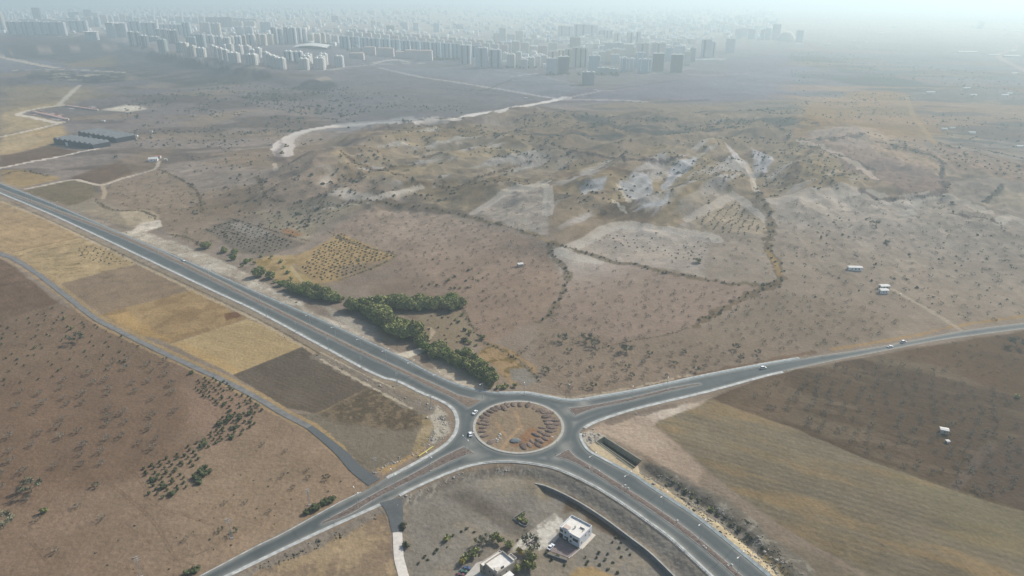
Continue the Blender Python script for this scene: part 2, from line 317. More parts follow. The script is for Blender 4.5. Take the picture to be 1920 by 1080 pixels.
def fill(P, rgb, soft=1.5, warp=1.5, alpha=1.0, rows=None, mott=None, grad=None):
    u = sum(p[0] for p in P)/len(P); v = sum(p[1] for p in P)/len(P)
    Wp = [tuple(q[:2]) for q in unl(P)]; col = alb(rgb, u, v); dd = math.hypot(*unp(u, max(v, 5))); k = max(1.0, dd/450); soft *= .55*k+.2; warp *= .65*k+.2
    m = bbox(Wp, soft*2+warp*2)
    if not len(m): return
    x = gx[m]+warp*fbm(gx[m], gy[m], 14*k, 3, 201); y = gy[m]+warp*fbm(gx[m], gy[m], 14*k, 3, 207)
    d = segd(x, y, Wp+Wp[:1]); d = np.where(pip(x, y, Wp), d, -d); a = alpha*sstep(-soft, soft, d)
    cc = np.ones((len(m), 1))*col
    if grad is not None:   # second soil colour towards one corner of the field
        rgb2, gu, gv, gr = grad; c2 = alb(rgb2, gu, gv); g = np.exp(-(np.hypot(gx[m]-unp(gu, gv)[0], gy[m]-unp(gu, gv)[1])/gr)**2)[:, None]; cc = cc*(1-g)+c2*g
    if rows:
        per, ang, amp = rows[:3]; t = (-gx[m]*math.sin(R_(ang))+gy[m]*math.cos(R_(ang)))
        al = gx[m]*math.cos(R_(ang))+gy[m]*math.sin(R_(ang))
        s = .6*np.sin(2*math.pi*t/per+1.2*fbm(gx[m], gy[m], 30, 2, 211))+.9*fbm(al*.06, t, per*.9, 3, 213)+.8*fbm(al*.08, t, per*4, 2, 215)
        cc = cc*(1+amp*s)[:, None]
    if mott:
        rgb2, sc2, thr = mott; mx_, my_ = gx[m], gy[m]; sw = .08
        if rows: mx_, my_ = al*.22, t; sw = .3
        g = sstep(thr-sw, thr+sw, fbm(mx_, my_, sc2*(.35 if rows else 1), 5, 221+int(sc2), .62))[:, None]; cc = cc*(1-g)+alb(rgb2, u, v)*g
    C[m] = C[m]*(1-a[:, None])+cc*a[:, None]
def stroke(P, width, rgb, alpha=1.0, rag=.3, sm=3, gap=0, vary=None):
    Q = smooth(P, sm) if sm else P; u = sum(p[0] for p in P)/len(P); v = sum(p[1] for p in P)/len(P)
    Wp = [tuple(q[:2]) for q in unl(Q)]; col = alb(rgb, u, v); m = bbox(Wp, width)
    if not len(m): return
    d = segd(gx[m], gy[m], Wp); px = GD[m]/1500*.9
    w = width*.5*(1+rag*2*fbm(gx[m], gy[m], max(3, width*1.2), 3, 231)); w = np.maximum(w, px*.55)
    a = alpha*sstep(w+px*.5, w-px*.5, d)
    if gap: a = a*sstep(gap-.15, gap+.15, fbm(gx[m], gy[m], width*4, 2, 233))
    mixc(m, col, a)
    if rag <= .25: SM[m] = np.maximum(SM[m], a)
def spray(P, rgb, n_scale, thr, alpha=.8, seed=0, stretch=None):
    """patches of one cover inside an area"""
    u = sum(p[0] for p in P)/len(P); v = sum(p[1] for p in P)/len(P); Wp = [tuple(q[:2]) for q in unl(P)]; m = bbox(Wp, 0)
    if not len(m): return
    k = max(1, math.hypot(*unp(u, max(v, 5)))/600); x = gx[m]; y = gy[m]; d = segd(x, y, Wp+Wp[:1]); ins = np.where(pip(x, y, Wp), d, -d)
    if stretch: ca, sa = math.cos(R_(stretch[0])), math.sin(R_(stretch[0])); x, y = (x*ca+y*sa)/stretch[1], (-x*sa+y*ca)
    a = alpha*sstep(thr-.07, thr+.07, fbm(x, y, n_scale, 5, 301+seed))*sstep(-10*k, 25*k, ins); mixc(m, alb(rgb, u, v), a)

# --- far plains and the plateau
ALLMID = [(-300,420),(-300,60),(2200,60),(2200,420)]
spray([(-100,420),(-100,130),(1000,150),(1500,150),(2000,160),(2000,420)], (124,128,124), 60, .08, .6, 1, (8, 2.5))
spray([(-100,420),(-100,130),(1000,150),(1500,150),(2000,160),(2000,420)], (160,151,136), 90, .15, .6, 2, (12, 2.0))
fill([(860,235),(1000,210),(1300,195),(1560,200),(1600,245),(1500,262),(1380,270),(1200,285),(1000,290),(900,270)], (146,144,132), 30, 20, .7)
spray([(860,270),(980,205),(1500,195),(1560,240),(1380,268),(1000,280)], (104,118,122), 45, .06, .8, 3, (4, 4))
spray([(860,290),(980,215),(1500,205),(1560,260),(1380,280),(1000,300)], (162,153,138), 60, .1, .5, 4, (6, 4))
fill([(690,128),(900,160),(1040,184),(900,212),(760,226),(640,232),(620,190),(560,160)], (138,144,148), 20, 20, .8)
fill([(960,200),(1100,192),(1350,190),(1550,165),(1480,110),(1330,140),(1050,175)], (150,154,158), 30, 20, .7)
fill([(1060,175),(1300,145),(1440,100),(1540,120),(1560,170),(1350,192),(1130,188)], (158,164,172), 30, 20, .6)
fill([(720,128),(940,126),(1030,140),(1090,165),(1040,184),(900,160)], (150,158,164), 12, 8, .7)
fill([(0,50),(210,68),(240,100),(0,110)], (118,132,150), 10, 8, .8)
fill([(-200,66),(60,66),(100,70),(30,79),(-200,84)], (152,148,150), 6, 6, .7); fill([(150,80),(300,85),(360,108),(250,100)], (160,158,160), 6, 6, .6)
fill([(0,98),(100,93),(200,88),(330,108),(430,133),(480,140),(440,160),(330,165),(240,140),(150,120),(60,112)], (110,124,140), 10, 8, .85, rows=(14, 60, .12))  # quarry slopes filled dark, the shade of their faces put into the colour
spray([(0,98),(200,88),(430,133),(480,150),(400,170),(240,150),(60,115)], (150,150,150), 26, .2, .6, 5, (62, 7))
fill([(60,132),(235,136),(238,152),(180,157),(90,152),(52,148)], (122,124,128), 3, 3, .9, rows=(22, 75, .25)); spray([(60,132),(235,136),(238,152),(90,154)], (170,165,155), 14, .1, .8, 6, (70, 5))
fill([(555,167),(600,146),(620,147),(635,162),(600,172)], (122,130,138), 3, 4, .9, rows=(16, 80, .15)); fill([(590,148),(612,143),(622,149),(600,152)], (168,162,154), 3, 3)
fill([(120,120),(205,104),(215,125),(130,128)], (158,152,140), 6, 8, .6)
fill([(0,160),(150,160),(210,180),(105,200),(0,220)], (150,146,132), 20, 10, .8); fill([(0,212),(100,190),(108,200),(30,215),(110,232),(0,256)], (168,156,130), 8, 4, .9)
fill([(0,258),(110,234),(128,250),(100,270),(0,292)], (170,152,122), 4, 4); fill([(0,293),(100,272),(150,285),(0,316)], (122,116,110), 3, 3)
fill([(0,262),(60,250),(90,262),(0,290)], (176,160,130), 4, 4, .8)
fill([(50,208),(140,195),(215,196),(275,200),(270,206),(200,215),(110,226),(50,212)], (128,132,134), 3, 3, .8); fill([(190,206),(235,197),(262,198),(275,204),(240,210)], (190,185,172), 3, 3)
for P in ([(60,214),(80,207),(130,222),(110,226)], [(125,198),(180,200),(175,206),(130,204)]): fill(P, (138,118,118), 2, 2, .9, mott=((190,190,188), 9, .1))
fill([(1490,105),(1560,112),(1640,128),(1600,136),(1500,125)], (150,168,174), 5, 10, .7); fill([(1545,150),(1600,143),(1690,146),(1760,163),(1720,172),(1640,166)], (132,148,156), 5, 12, .8); fill([(1595,172),(1660,168),(1700,178),(1680,190),(1610,188)], (180,168,146), 5, 12, .6)
fill([(1690,186),(1780,196),(1785,210),(1710,204)], (134,146,150), 5, 10, .7); fill([(1720,212),(1830,225),(1930,250),(1930,275),(1800,248)], (136,144,142), 6, 12, .6); fill([(1500,215),(1590,222),(1600,235),(1520,240)], (132,136,138), 5, 10, .7)
spray([(1560,190),(1720,190),(1930,220),(1930,290),(1700,262),(1560,240)], (126,138,138), 35, .15, .7, 31, (-12, 3)); fill([(1320,150),(1500,120),(1540,150),(1400,180)], (162,172,176), 10, 20, .5)
# --- middle left
fill([(45,358),(135,337),(175,345),(178,370),(130,388)], (124,120,106), 2, 2); fill([(125,335),(225,300),(250,325),(190,346)], (112,106,100), 2, 2, .95)
fill([(0,320),(40,318),(120,335),(40,353),(0,342)], (160,140,108), 3, 3, .9); fill([(140,330),(230,295),(330,270),(300,318),(190,346)], (136,126,112), 4, 4, .5)
fill([(195,350),(300,318),(360,345),(380,400),(430,440),(380,470),(300,425),(215,385)], (142,130,116), 5, 4, .8, rows=(9, 25, .08))
fill([(120,388),(180,372),(225,395),(270,405),(300,430),(260,435),(180,405)], (150,142,124), 4, 4, .9); fill([(225,398),(265,392),(300,402),(290,425),(245,425)], (172,158,136), 2, 3, .9)
fill([(240,440),(262,418),(300,412),(304,424),(262,438)], (202,192,176), 1.2, 2)
fill([(0,345),(70,378),(160,412),(240,440),(300,470),(225,432),(100,380),(0,338)], (150,140,126), 3, 2, .7)
spray([(300,320),(520,260),(700,340),(560,460),(380,430)], (166,158,146), 60, .14, .6, 7, (35, 4)); spray([(240,300),(520,200),(700,340),(560,460),(380,430)], (120,116,106), 40, .2, .5, 8, (35, 4))
fill([(380,430),(440,410),(572,457),(500,482),(450,475)], (122,118,110), 2, 2, .9); fill([(425,420),(450,414),(520,440),(470,445)], (148,144,136), 4, 3, .7, rows=(6, 60, .2))
fill([(480,395),(590,372),(690,378),(600,425),(575,452),(500,425)], (150,142,124), 5, 5, .9, rows=(8, 35, .08))
fill([(500,330),(600,290),(700,315),(690,375),(590,372),(500,400),(480,370)], (152,140,128), 6, 5, .8)
for P in ([(600,345),(625,318),(640,322),(610,352)], [(612,368),(640,352),(700,372),(690,378)], [(740,362),(775,350),(792,356),(750,372)], [(600,312),(637,318),(620,326)], [(585,388),(655,380),(640,388),(590,396)]): fill(P, (178,172,160), 4, 5, .85)
fill([(588,465),(640,432),(742,478),(735,492),(640,528),(595,532),(560,505),(555,480)], (168,142,106), 2, 2, .95, rows=(5.5, 58, .12))
fill([(470,490),(500,480),(550,478),(560,505),(600,535),(640,530),(560,545),(510,520)], (172,146,108), 3, 3, .9, mott=((150,130,90), 12, .1))
fill([(530,495),(580,520),(590,535),(545,525)], (176,152,106), 2, 2, .8); fill([(528,430),(548,428),(570,440),(540,445)], (150,112,90), 3, 3, .8)
fill([(590,452),(640,418),(700,385),(830,402),(1005,450),(1055,520),(1040,590),(1000,605),(900,650),(860,580),(740,530),(742,478),(640,435)], (147,129,117), 3, 4, .9, rows=(7, 20, .05), grad=((160,145,132), 800, 415, 120))
fill([(690,530),(780,540),(860,580),(880,640),(800,640),(770,600),(700,560)], (128,116,104), 3, 3, .8); fill([(780,590),(860,580),(905,640),(840,655),(790,630)], (140,128,110), 3, 3, .9)
fill([(640,500),(742,482),(860,560),(700,545),(640,530)], (134,122,112), 6, 5, .7)
fill([(890,665),(920,642),(960,655),(1005,690),(1000,712),(960,720),(930,690)], (160,134,104), 2, 2.5, .95, mott=((128,112,82), 7, .12)); fill([(955,690),(985,690),(1010,715),(990,725),(960,712)], (136,134,128), 1.5, 2, .9)
# --- terraces
for P, r in (([(800,380),(830,362),(890,378),(880,395)], 15), ([(620,285),(640,280),(665,295),(655,310)], 5), ([(845,345),(860,340),(880,355),(870,360)], 20)): fill(P, (160,148,124), 4, 3, .8, rows=(9, r+135, .35))
# --- badlands
BAD = [(1020,350),(1040,300),(1150,285),(1380,262),(1500,258),(1640,335),(1600,357),(1440,372),(1380,366),(1290,412),(1335,442),(1170,423),(1100,450),(1035,455)]
fill(BAD, (150,142,126), 10, 10, .85); spray(BAD, (122,118,108), 26, .10, .75, 9, (50, 4)); spray(BAD, (172,172,166), 20, .26, .8, 35, (52, 6)); spray(BAD, (163,151,124), 45, .12, .5, 10, (50, 2))
BAD2 = [(620,330),(640,290),(760,240),(900,235),(1040,290),(1030,345),(900,390),(800,378),(700,345)]
fill(BAD2, (149,143,128), 15, 10, .8); spray(BAD2, (124,120,106), 45, .1, .55, 11, (35, 4)); spray(BAD2, (163,151,126), 45, .12, .55, 12, (35, 4)); spray(BAD2, (170,172,168), 30, .3, .7, 13, (45, 4))
for P in ([(1160,348),(1185,330),(1205,322),(1225,345),(1195,375),(1178,372)], [(1085,352),(1100,342),(1138,330),(1125,352),(1095,366)], [(1252,318),(1270,305),(1307,296),(1298,312),(1262,340),(1235,362)], [(1362,272),(1372,275),(1390,300),(1402,320),(1380,302)],
          [(1405,275),(1415,282),(1450,300),(1430,330),(1422,320),(1412,300)], [(1180,398),(1230,375),(1258,358),(1240,385),(1200,392)], [(1200,330),(1220,318),(1218,345),(1208,352)]):
    fill(P, (174,180,182), 1.0, 4, .85, rows=(13, 62, .22))
for P in ([(1380,300),(1408,328),(1420,360)], [(1160,348),(1168,362),(1180,378)], [(1030,340),(1010,350),(985,362)], [(1150,375),(1165,390),(1175,400)]): stroke(P, 5, (196,188,170), .8, .5)
# --- pale cultivated crests
fill([(888,400),(958,357),(1003,346),(1027,350),(1026,385),(1028,420),(1025,440),(1000,442),(960,425)], (166,158,147), 2, 2, .95, rows=(7, 15, .04))
fill([(1045,478),(1090,458),(1130,432),(1170,422),(1240,432),(1330,444),(1350,465),(1320,520),(1180,492),(1060,462)], (165,157,146), 2, 3, .95, rows=(8, 0, .05), grad=((178,172,162), 1170, 425, 60))
fill([(1330,444),(1440,440),(1465,510),(1450,533),(1350,525),(1320,515)], (152,144,132), 3, 3, .9)
fill([(1288,414),(1340,385),(1378,369),(1402,385),(1405,398),(1440,420),(1440,440),(1335,440)], (162,152,134), 2, 3, .95, rows=(9, 48, .10))
fill([(1040,485),(1120,480),(1250,510),(1400,535),(1440,545),(1300,615),(1150,650),(1010,600),(1060,530)], (148,133,122), 3, 3, .9, rows=(6.5, 22, .05), grad=((172,165,156), 1080, 487, 50))
fill([(1440,376),(1500,368),(1570,362),(1600,357),(1640,366),(1660,378),(1760,364),(1850,400),(1930,440),(1930,600),(1800,610),(1660,640),(1500,655),(1440,640),(1300,615),(1460,535),(1465,500),(1440,460)], (152,144,132), 3, 3, .9, rows=(9, 95, .045), grad=((170,166,156), 1560, 385, 160))
fill([(1330,610),(1440,545),(1560,560),(1700,600),(1660,640),(1440,665),(1200,700)], (136,126,113), 8, 6, .6)
fill([(1690,376),(1730,370),(1700,400),(1680,410)], (176,176,170), 5, 6, .7)
fill([(1500,262),(1600,235),(1760,290),(1770,355),(1700,372),(1640,340)], (152,148,144), 4, 4, .85, grad=((168,164,156), 1560, 275, 150))
fill([(1600,235),(1720,262),(1750,285),(1900,320),(1930,345),(1770,330),(1640,285)], (168,162,150), 4, 4, .9, rows=(16, 100, .22)); fill([(1745,268),(1930,310),(1930,345),(1780,320)], (160,154,146), 4, 4, .8, rows=(15, 95, .18))
fill([(1840,380),(1880,345),(1930,360),(1930,395),(1850,388)], (170,164,150), 3, 3, .8, rows=(14, 60, .22)); fill([(1865,418),(1880,405),(1930,420),(1930,450)], (170,162,152), 4, 3, .8)
fill([(1500,200),(1620,170),(1700,180),(1760,240),(1700,262),(1600,235),(1500,255)], (172,160,138), 10, 10, .7)
fill([(1700,190),(1840,205),(1950,240),(1950,270),(1800,250),(1700,215)], (150,154,152), 20, 10, .7)
spray([(1440,180),(1480,90),(1700,100),(2000,130),(2000,240),(1700,180)], (146,160,166), 110, .1, .6, 14, (-12, 4)); spray([(1440,180),(1480,90),(1700,100),(2000,130),(2000,300),(1700,260)], (186,176,162), 80, .22, .7, 15, (-12, 5))
for P, w_ in (([(1042,478),(1060,468),(1100,451),(1135,430),(1170,421),(1240,430),(1330,442),(1346,452)], 13), ([(1440,377),(1500,368),(1570,361),(1600,356),(1640,365),(1658,376)], 18), ([(1690,380),(1720,370),(1762,364),(1800,378),(1850,398)], 16), ([(888,400),(925,377),(958,357),(1003,346),(1027,350),(1027,400)], 12), ([(1290,413),(1340,384),(1378,368),(1402,384)], 11), ([(1401,386),(1420,400),(1442,420)], 8), ([(1050,470),(1080,482),(1120,488)], 14), ([(1870,418),(1890,406),(1930,418)], 12), ([(1500,264),(1560,285),(1600,305),(1640,335)], 14), ([(1362,272),(1380,290),(1402,312),(1412,345),(1420,362)], 8), ([(590,392),(650,382),(690,378)], 7), ([(700,373),(745,360),(790,352)], 9)): stroke(P, w_, (190,184,172), .6, .1)
# --- near fields, west
fill([(-300,280),(0,372),(60,400),(150,438),(147,445),(20,473),(-300,400)], (163,141,113), 1.5, 1.5, rows=(7, -32, .05)); fill([(147,445),(20,473),(110,533),(258,495),(205,466)], (168,147,115), 1, 1.5, rows=(6, 20, .05), mott=((120,108,84), 9, .42))
stroke([(25,472),(90,458),(147,445)], 3, (140,120,96), .8)
fill([(258,495),(110,533),(190,590),(362,542),(300,512)], (143,125,108), 1, 1.5, rows=(5, 12, .06)); fill([(362,542),(185,590),(250,625),(318,645),(465,598),(400,560)], (150,124,96), 1.5, 2.5, mott=((163,136,103), 22, .05))
fill([(200,592),(240,585),(300,625),(330,642),(260,625)], (176,142,100), 2, 3, .8); fill([(420,588),(450,584),(455,592),(425,600)], (122,94,70), 1, 2, .9)
fill([(465,598),(318,645),(437,703),(568,650),(520,620)], (174,149,112), 1, 1.2, rows=(4.5, -28, .05)); fill([(322,645),(437,703),(455,696),(345,640)], (184,150,104), 2, 2, .6)
fill([(568,650),(437,703),(530,762),(598,776),(640,752),(702,722),(640,685)], (108,101,92), 1, 1.2, rows=(3.2, -33, .10)); stroke([(702,724),(640,754),(600,774),(560,785)], 2.5, (150,130,102), .8)
fill([(702,724),(600,775),(545,775),(590,800),(640,840),(690,888),(760,862),(800,832),(812,800),(780,765)], (124,116,103), 1.2, 1.5); fill([(702,724),(600,775),(610,785),(700,800),(770,808),(800,790),(770,762)], (96,88,77), 5, 6, .75, mott=((128,112,92), 3.2, .12))
fill([(795,770),(812,790),(815,815),(795,840),(770,850),(785,815)], (150,132,100), 1.5, 2, .8, mott=((170,150,120), 5, .1)); fill([(700,880),(740,868),(800,835),(790,850),(720,888)], (172,140,100), 1, 2, .8)
fill([(798,765),(822,760),(843,785),(845,812),(815,835),(805,830),(815,800)], (176,168,152), 1.5, 2.5, .9, mott=((130,126,118), 6, .12))
fill([(-400,410),(0,483),(60,525),(112,568),(0,602),(-400,640)], (120,104,94), 1.5, 2, rows=(4.5, -35, .06))
BF = [(-400,640),(0,602),(112,568),(190,605),(280,652),(420,722),(560,800),(625,850),(680,900),(685,918),(630,945),(480,1022),(380,1078),(200,1180),(-500,1180)]
fill(BF, (136,114,98), 1.5, 2, rows=(5.5, 20, .035), grad=((148,126,106), 520, 960, 85)); fill([(60,690),(300,660),(420,760),(330,860),(120,930),(-200,950),(-200,740)], (122,101,87), 18, 20, .75)
fill([(-100,600),(112,572),(230,625),(330,670),(280,700),(120,690),(-100,730)], (126,108,94), 10, 8, .7); fill([(340,720),(430,740),(480,800),(400,850),(360,800)], (148,122,106), 10, 10, .6); fill([(300,880),(480,800),(640,880),(640,940),(400,1060)], (146,124,103), 18, 12, .5)
for P in ([(245,885),(270,915),(272,935),(300,955),(340,965),(395,985)], [(200,905),(250,945),(290,985),(315,1030),(330,1050)], [(0,905),(60,903),(115,905),(135,915)], [(50,1010),(75,1040),(90,1060)]): stroke(P, .7, (112,92,78), .45, .3); stroke([(p[0]+5, p[1]-2) for p in P], .6, (112,92,78), .4, .3)
stroke([(480,960),(560,920),(640,880),(660,860)], 6, (156,130,108), .4)
# verges of the narrow lane
LANE = [(-120,430),(0,476),(30,488),(75,517),(130,560),(180,598),(230,624),(290,654),(350,682),(420,714),(480,745),(530,775),(580,801),(612,826),(640,850),(668,880),(700,912)]
stroke([(p[0]-6, p[1]+5) for p in LANE[:-2]], 2.4, (160,137,108), .85, .5); stroke([(p[0]+8, p[1]-5) for p in LANE[:-2]], 3, (165,140,106), .9, .5)
# verges of the highway
for P, w_, c_ in (([(0,372),(100,412),(212,464),(390,550),(480,592),(605,660),(700,712),(745,724),(800,752)], 7, (150,138,122)), ([(0,377),(100,418),(212,472),(385,556),(480,600),(600,668),(690,722)], 3, (178,160,134)), ([(20,378),(212,468),(480,596),(600,664)], 1.5, (118,108,98))): stroke(P, w_, c_, .85, .6)
stroke([(590,668),(700,718),(760,752),(800,768)], 9, (134,126,116), .85, .5); stroke([(600,673),(700,728),(770,765)], 2, (186,172,150), .8, .7); stroke([(600,660),(690,706),(740,728)], 1.2, (190,176,152), .7, .8)
VERGE = [(225,436),(260,430),(330,455),(420,492),(480,522),(540,556),(600,590),(655,612),(700,640),(760,665),(800,690),(860,705),(930,733),(900,730),(855,718),(742,662),(605,598),(480,545),(350,487)]
fill(VERGE, (174,162,146), 3, 5, .95, mott=((194,184,168), 9, .05)); spray(VERGE, (140,128,114), 7, .14, .6, 16)
fill([(600,572),(650,590),(700,612),(740,640),(690,632),(640,605)], (170,162,148), 3, 4, .8); fill([(742,664),(790,652),(800,658),(765,672)], (205,195,175), 1, 1.5, .95); fill([(800,664),(850,672),(900,700),(935,728),(880,724),(810,690)], (176,162,142), 2, 3, .8)
fill([(700,620),(745,612),(760,630),(720,640)], (168,142,112), 3, 4, .7)
stroke([(800,640),(812,625),(806,615)], 3, (176,160,140), .8)
# --- near fields, east
fill([(1060,750),(1120,744),(1320,704),(1440,680),(1530,664),(1440,640),(1300,612),(1150,640),(1020,600),(1000,650),(1010,700)], (140,126,112), 4, 5, .7, rows=(7, 24, .04))
stroke([(1120,742),(1320,700),(1440,676),(1525,660)], 4, (128,108,94), .8, .6); stroke([(1000,736),(1050,745),(1120,740),(1300,702)], 2.5, (172,158,138), .8, .8)
stroke([(1560,655),(1700,632),(1800,610),(1930,592)], 4, (168,142,108), .8, .5)
DO = [(1330,748),(1420,712),(1500,693),(1660,662),(1800,640),(2050,600),(2100,1000),(1930,982),(1800,925),(1640,868),(1480,800)]
fill(DO, (104,97,87), 1.5, 2, .95, rows=(6, 152, .10), mott=((124,114,100), 40, .2)); fill([(1330,750),(1420,712),(1470,705),(1500,760),(1440,790)], (122,108,94), 8, 8, .7, rows=(5, 152, .08))
fill([(1660,660),(2050,600),(2050,780),(1920,750),(1800,700)], (118,108,97), 4, 4, .8, rows=(5, 120, .06)); fill([(1800,900),(1830,850),(1930,810),(2100,880),(2100,1010),(1930,975)], (106,98,90), 4, 4, .85); stroke([(1860,830),(1820,880),(1790,915)], 5, (118,110,102), .6)
SF = [(1225,795),(1290,765),(1330,748),(1480,800),(1640,868),(1800,925),(2100,1010),(2100,1200),(1700,1200),(1640,1085),(1520,1020),(1420,955),(1330,885),(1290,850)]
fill(SF, (126,118,101), 1.5, 2, .95, rows=(4.2, 152, .17), mott=((146,126,98), 26, .22)); fill([(1640,870),(1800,928),(2100,1020),(2100,1100),(1800,1010)], (128,124,100), 10, 10, .5)
fill([(1440,1010),(1520,1040),(1640,1090),(1560,1100),(1480,1060)], (112,106,90), 5, 5, .5)
fill([(1100,805),(1140,790),(1185,778),(1270,760),(1330,747),(1290,768),(1232,788),(1225,800),(1290,852),(1320,885),(1310,905),(1250,880),(1200,848),(1135,818)], (166,146,130), 2, 3, .95, rows=(5, 150, .05), grad=((190,178,164), 1260, 768, 18))
fill([(1105,808),(1130,800),(1180,792),(1215,805),(1260,850),(1200,845),(1140,815)], (178,158,140), 3, 5, .6); stroke([(1140,792),(1190,778),(1260,760)], 5, (122,112,104), .7, .6)
fill([(1185,882),(1203,864),(1250,878),(1300,905),(1360,930),(1420,985),(1500,1050),(1560,1120),(1500,1120),(1430,1060),(1340,985),(1250,925)], (124,119,110), 2, 4, .95, mott=((150,144,132), 6, .18))
spray([(1190,880),(1250,880),(1420,985),(1560,1120),(1500,1120),(1340,985)], (96,92,72), 7, .15, .8, 17); fill([(1420,1030),(1450,1045),(1520,1120),(1470,1110)], (168,140,100), 1.5, 2, .7)
stroke([(1106,830),(1125,848),(1150,864),(1190,888),(1212,902),(1255,928),(1315,968),(1375,1012),(1440,1065),(1500,1120)], 5.5, (192,172,140), 1, .3); stroke([(1120,840),(1160,862),(1190,882)], 6, (196,176,146), 1, .15)
fill([(1088,812),(1105,806),(1135,818),(1122,828),(1106,836),(1096,828)], (186,176,160), 1, 2, .9, mott=((150,140,126), 3, .1))
# --- low ground in the south
LG = [(740,940),(860,885),(960,890),(1010,895),(1067,925),(1135,968),(1185,1005),(1292,1085),(1400,1200),(640,1200),(745,1080)]
fill(LG, (137,131,121), 2, 2, .95, mott=((144,134,119), 20, .15)); fill([(400,1110),(560,1040),(660,990),(720,965),(735,1000),(742,1080),(740,1200),(300,1200)], (144,122,102), 2, 3, .95, mott=((162,138,110), 16, .12))
fill([(830,930),(880,915),(1000,985),(990,1010),(960,1000),(880,950)], (110,104,96), 4, 4, .8, rows=(3, -50, .05)); fill([(1068,925),(1100,945),(1175,1005),(1160,1015),(1105,985),(1090,960),(1060,965)], (112,96,82), 2, 3, .9)
fill([(985,890),(1040,905),(1062,925),(1020,940),(980,920)], (134,122,104), 4, 4, .7); fill([(1065,1080),(1080,1065),(1110,1062),(1150,1078),(1160,1110),(1080,1120)], (168,138,98), 1.5, 2, .9)
fill([(958,1035),(975,1012),(1003,990),(1022,975),(1040,963),(1055,973),(1060,985),(1050,1005),(1030,1028),(1012,1034),(1000,1024),(985,1030)], (204,198,186), 1, 1.5, .95, mott=((168,160,148), 4, .15))
fill([(905,1000),(945,1000),(940,1015),(900,1020)], (140,128,110), 2, 3, .4)
fill([(730,946),(780,920),(860,889),(905,878),(960,874),(1012,878),(1012,894),(950,888),(890,898),(800,932),(745,960)], (128,120,110), 1.5, 2.5, .9, rows=(4, 70, .10), mott=((168,162,150), 5, .24))
fill([(962,870),(1030,878),(1100,910),(1160,945),(1230,990),(1350,1085),(1292,1085),(1235,1038),(1135,965),(1067,924),(1012,894)], (140,134,124), 1, 1, .95, rows=(4, 60, .05))
stroke([(715,958),(640,995),(560,1033),(480,1068),(380,1115)], 4, (132,124,114), .8, .6)
# --- roundabout island
cols = alb((146,128,110), 972, 800); m = np.nonzero(np.hypot(gx-RC[0], gy-RC[1]) < RI)[0]; mixc(m, cols, 1)
fill([(958,838),(975,815),(1000,800),(1030,812),(1035,830),(1000,842)], (150,112,90), 2, 3, .85)
for P in ([(940,845),(952,826),(962,815),(978,800)], [(950,818),(940,806),(930,792)], [(975,798),(972,785),(966,772)]): stroke(P, 2.2, (176,142,114), .7, .3)
for (u_, v_) in ((905,830),(915,838),(898,815)): fill([(u_-7,v_-3),(u_+7,v_-5),(u_+8,v_+4),(u_-6,v_+5)], (158,150,138), 1, 2, .7)
